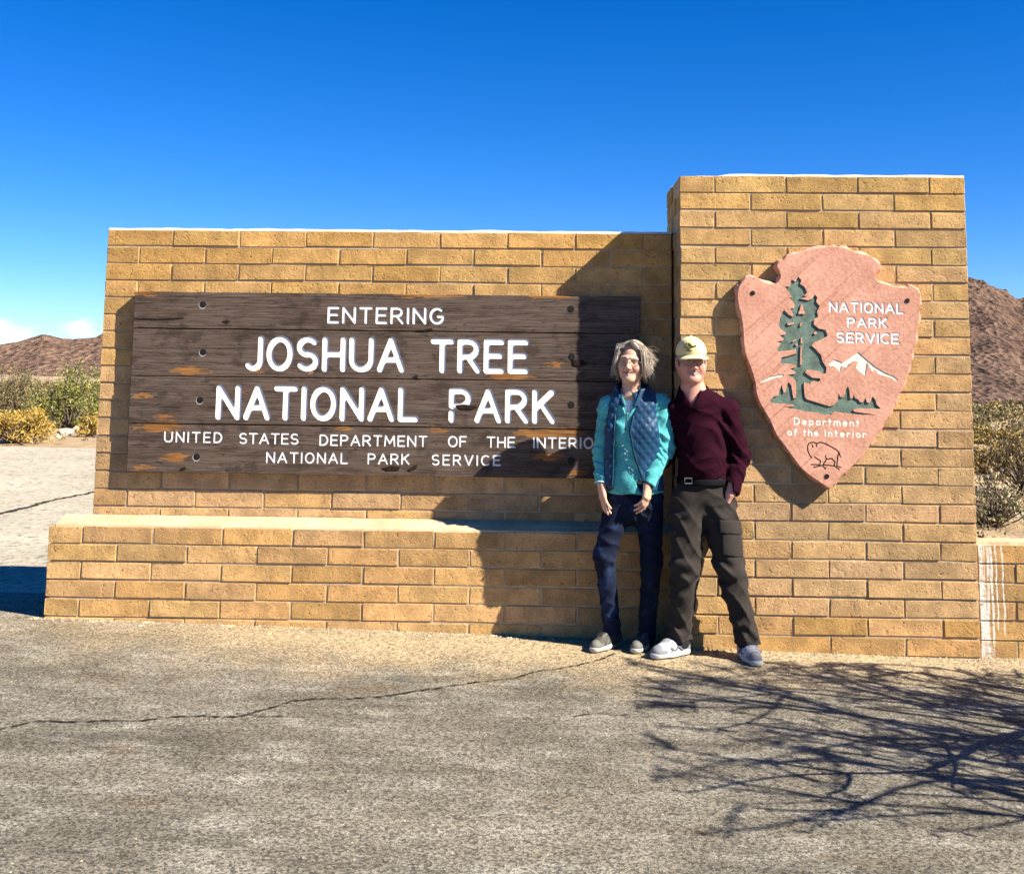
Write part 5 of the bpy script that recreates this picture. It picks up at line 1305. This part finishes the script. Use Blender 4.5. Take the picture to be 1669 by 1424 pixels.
bush('palo_verde_shrub', gp(112, 696), 1.05, 1.55, 60, 6500, .022, GREENS, 'bright green leafy shrub left of the block wall across the road', 'shrub', 'roadside bushes', 3, asp=3, base=.0)
bush('creosote_bush', gp(28, 690), 1.0, 1.35, 50, 4200, .022, DARKS+TANS[:3]+GREENS[:1], 'dark olive brown bush behind the golden bush at the left edge', 'bush', 'roadside bushes', 4, twigs=60)
bush('creosote_bush', gp(6, 668), 1.3, 1.85, 50, 4200, .028, TANS+DARKS[:2], 'tall tan twiggy bush against the sky at the far left', 'bush', 'roadside bushes', 5, twigs=120)
bush('creosote_bush', gp(78, 668), 1.1, 1.25, 40, 3000, .028, DARKS+TANS[:2], 'brown bush just behind the bright green shrub on its left side', 'bush', 'roadside bushes', 6, twigs=50)
bush('creosote_bush', gp(166, 672), 1.2, 1.2, 40, 3000, .028, GREENS[:3]+DARKS[:1], 'olive bush behind the bright green shrub close to the wall end', 'bush', 'roadside bushes', 14, twigs=30)
# right of the pillar
bush('white_bursage', gp(1622, 858), .55, .55, 50, 2600, .014, [(.36, .30, .15), (.20, .18, .07), (.48, .42, .27), (.11, .10, .035)], 'pale speckled low shrub just over the low wall on the right', 'shrub', 'bushes right of the pillar', 7, twigs=50)
bush('creosote_bush', gp(1672, 806), .62, .85, 46, 2000, .018, DARKS[:2]+TANS+YELS[2:4], 'dark twiggy bush at the right edge above the low wall', 'bush', 'bushes right of the pillar', 8, twigs=120)
bush('brittlebush', gp(1606, 772), .62, .55, 40, 2600, .020, YELS[2:]+TANS, 'dry yellow brown bush beside the pillar edge on the right', 'bush', 'bushes right of the pillar', 9)
bush('creosote_bush', gp(1640, 735), .9, .50, 40, 2800, .028, YELS+TANS+DARKS[:1], 'wide tan bush at the foot of the right hill', 'bush', 'bushes right of the pillar', 10, twigs=60)
bush('creosote_bush', gp(1596, 722), .8, .42, 40, 2600, .028, TANS+YELS[:3]+GREENS[:1], 'golden tan bush next to the pillar below the right hill', 'bush', 'bushes right of the pillar', 11, twigs=40)
# pale stones on the verge
M_STONE = simple('pale_stone', (.46, .38, .28), .9, .1, 12, .25, .6, .02)
rs = random.Random(17)
def stone(u, v_, s, label):
    p = gp(u, v_); bm = bmesh.new(); bmesh.ops.create_icosphere(bm, subdivisions=2, radius=s)
    o3 = Vector((rs.uniform(0, 50), 0, 0))
    for vx in bm.verts: vx.co *= 1+.45*mnoise.noise(vx.co*1.6/s+o3); vx.co.z *= .6
    me = bpy.data.meshes.new('desert_stone'); bm.to_mesh(me); bm.free()
    o = link('desert_stone', me, M_STONE); o.location = (p[0], p[1], p[2]+.2*s); tag(o, label, 'stone', 'stones on the verge'); return o
for k_, (u, v_, s, lb) in enumerate(((106, 709, .16, 'largest pale stone on the sandy verge left of the wall'), (126, 703, .13, 'pale stone on the verge below the bright green shrub'), (92, 714, .09, 'small pale stone beside the golden bush on the left verge'), (1612, 850, .11, 'pale stone behind the low wall close to the pillar'), (1648, 842, .14, 'pale stone behind the low wall near the right edge'))): stone(u, v_, s, lb)
# scrub beyond, one mass
sc = Acc(); r = random.Random(77)
def clump(x, y, R_, h, n_, size, cols):
    for i in range(n_):
        th = r.uniform(0, 6.28); ph = math.acos(r.uniform(0, 1)); k = r.uniform(.55, 1.05)
        leaf_quads(sc, np.array([x+math.cos(th)*math.sin(ph)*R_*k, y+math.sin(th)*math.sin(ph)*R_*k, gz(x)+dip(y)-.03+math.cos(ph)*h*k]), 0, size*r.uniform(.6, 1.5), r, cols, 1.8)
for i in range(640):
    dep = 26*math.exp(r.uniform(0, 2.3)); s_ = r.choice((r.uniform(-.62, -.38), r.uniform(.33, .50), r.uniform(-1.1, 1.1)))
    x, y = CAM[0]+s_*dep, CAM[1]+dep
    if y < 14: continue
    h = r.uniform(.5, 1.25) if s_ < 0 else r.uniform(.3, .85); clump(x, y, h*r.uniform(.6, 1.1), h, int(100 if dep < 70 else 46), .035*dep/26, r.choice((DARKS, TANS, GREENS[:4]+DARKS, TANS+YELS[2:4])))
for i in range(420):
    s_ = r.choice((r.uniform(-.60, -.39), r.uniform(.34, .47))); dep = r.uniform(9, 26)
    if s_ < 0 and dep < 18.6: continue
    h = r.uniform(.06, .25); x, y = CAM[0]+s_*dep, CAM[1]+dep; clump(x, y, h*.9, h, 26, .020, r.choice((TANS, YELS, TANS)))
tag(sc.build('desert_scrub', M_LEAF), 'low dry scrub scattered over the desert floor', 'scrub', kind='stuff')

# ------------------------------------------------------------------ hills
def hill(name, cx, cy, wx, wy, hfun, nx_, ny_, mat):
    v = []; f = []
    for j in range(ny_+1):
        for i in range(nx_+1):
            x = cx-wx+2*wx*i/nx_; y = cy-wy+2*wy*j/ny_; v.append((x, y, hfun(x, y)))
    for j in range(ny_):
        for i in range(nx_):
            a_ = j*(nx_+1)+i; f.append((a_, a_+1, a_+nx_+2, a_+nx_+1))
    return tag(pymesh(name, v, f, mat, None, False), kind='structure')
M_HILL1 = rock_mat('near_hill_rock', (.085, .052, .037), (.225, .142, .098), (.032, .026, .020), .16)
M_HILL2 = rock_mat('far_ridge_rock', (.16, .092, .062), (.30, .19, .125), (.075, .055, .038), .07)
def rid(x, y, sc_, oct_=6):
    s_ = 0; a_ = 1; 
    for o in range(oct_):
        s_ += a_*(1-abs(mnoise.noise(Vector((x*sc_, y*sc_, o*7.3))))*2); a_ *= .5; sc_ *= 2.03
    return s_
DH = 260.0
def px2h(v_, dep, hor): return CAM[2]+(hor-v_)/FOC*dep
tabu = [(1380, 520), (1470, 480), (1560, 468), (1585, 470), (1610, 468), (1635, 478), (1655, 490), (1669, 486), (1700, 462), (1760, 440), (1900, 470), (2200, 560)]
tx = [CAM[0]+((u-PPX)/FOC-.026)*DH for u, v_ in tabu]; th_ = [px2h(v_, DH, 588) for u, v_ in tabu]
def hh1(x, y):
    base = np.interp(x*DH/(y-CAM[1]) if y-CAM[1] > 50 else x, tx, th_, left=0, right=0); t = (y-(CAM[1]+DH))
    prof = math.exp(-(t/75)**2) if t < 0 else math.exp(-(t/120)**2)
    return -8.5+(float(base)+8.5)*prof+(rid(x, y, .026)-1.45)*6.0*prof*(.4+.6*prof)
hill('rocky_hill', CAM[0]+.45*DH, CAM[1]+DH, 150, 150, hh1, 210, 210, M_HILL1)
DL = 520.0
tabl = [(-900, 560), (-500, 540), (-200, 552), (-60, 566), (0, 572), (30, 566), (52, 560), (70, 553), (86, 560), (104, 563), (122, 560), (140, 563), (155, 560), (172, 552), (230, 545), (330, 555), (600, 548), (900, 552), (1200, 545), (1450, 556), (1700, 550), (2200, 560), (2600, 548)]
tx2 = [CAM[0]+((u-PPX)/FOC-.026)*DL for u, v_ in tabl]; th2 = [px2h(v_, DL, 571+.0108*u)+1.5 for u, v_ in tabl]
def hh2(x, y):
    base = np.interp(x*DL/(y-CAM[1]), tx2, th2); t = y-(CAM[1]+DL); prof = math.exp(-(t/130)**2)
    return -8.5+(float(base)+8.5)*prof+(rid(x, y, .020)-1.0)*3.2*prof
hill('mountain_range', CAM[0]+30, CAM[1]+DL, 720, 240, hh2, 360, 70, M_HILL2)

# ------------------------------------------------------------------ tree beside the pavement, outside the picture: its bare crown shades the ground
tre = empty('palo_verde_tree', (3.35, -2.5, gz(3.35)), 'many stemmed thorny tree just right of the picture shading the pavement', 'tree')
ta = Acc(); tl_ = Acc(); tr = random.Random(29)
def blocked(q): return (q[1]+.513*q[2] < -2.75 and q[2] > .9) or q[0]-1.10*q[2] < -.35 or q[1]+.513*q[2] > -.50 or q[0] < CAM[0]+.47*(q[1]-CAM[1])+.12
def grow(p, d, L, r0, lev):
    n_ = 7; pts = [p.copy()]; rad = [r0]; q = p.copy(); dd = d.copy()
    for i in range(n_):
        dd = dd+np.array([tr.gauss(0, .15), tr.gauss(0, .15), tr.gauss(0, .10)]); dd /= np.linalg.norm(dd); q = q+dd*L/n_
        if blocked(q): break
        pts.append(q.copy()); rad.append(r0*(1-.5*(i+1)/n_))
    if len(pts) < 3: return
    n_ = len(pts)-1
    ta.add(tube(pts, rad, 6 if lev < 2 else 4, lev == 0))
    if lev >= 1:
        for _ in range((0, 4, 8, 11)[lev]):
            c = pts[tr.randint(1, n_)]+np.array([tr.gauss(0, .03) for _ in range(3)])
            if not blocked(c): leaf_quads(tl_, c, 0, .022, tr, GREENS, 2.2)
    if lev >= 3: return
    for i in range((4, 3, 2)[lev]):
        k = tr.randint(min(2, n_), n_); a = tr.uniform(.3, .8); s_ = np.array([tr.gauss(0, 1), tr.gauss(0, 1), tr.gauss(0, .5)]); s_ -= dd*(s_@dd); s_ /= np.linalg.norm(s_)
        grow(pts[k], dd*math.cos(a)+s_*math.sin(a), L*tr.uniform(.4, .65), max(.011, rad[k]*tr.uniform(.5, .7)), lev+1)
for i in range(14):
    a_ = tr.uniform(0, 6.28); o_ = tr.uniform(.15, .75)
    grow(np.array([3.35+tr.gauss(0, .06), -2.5+tr.gauss(0, .06), gz(3.35)-.05]), np.array([math.cos(a_)*o_, math.sin(a_)*o_*.9, 1.0-.35*o_]), tr.uniform(1.6, 3.0), tr.uniform(.026, .048), 0)
ta.build('trunk', M_STEM, tre, True); tl_.build('crown', M_LEAF, tre)
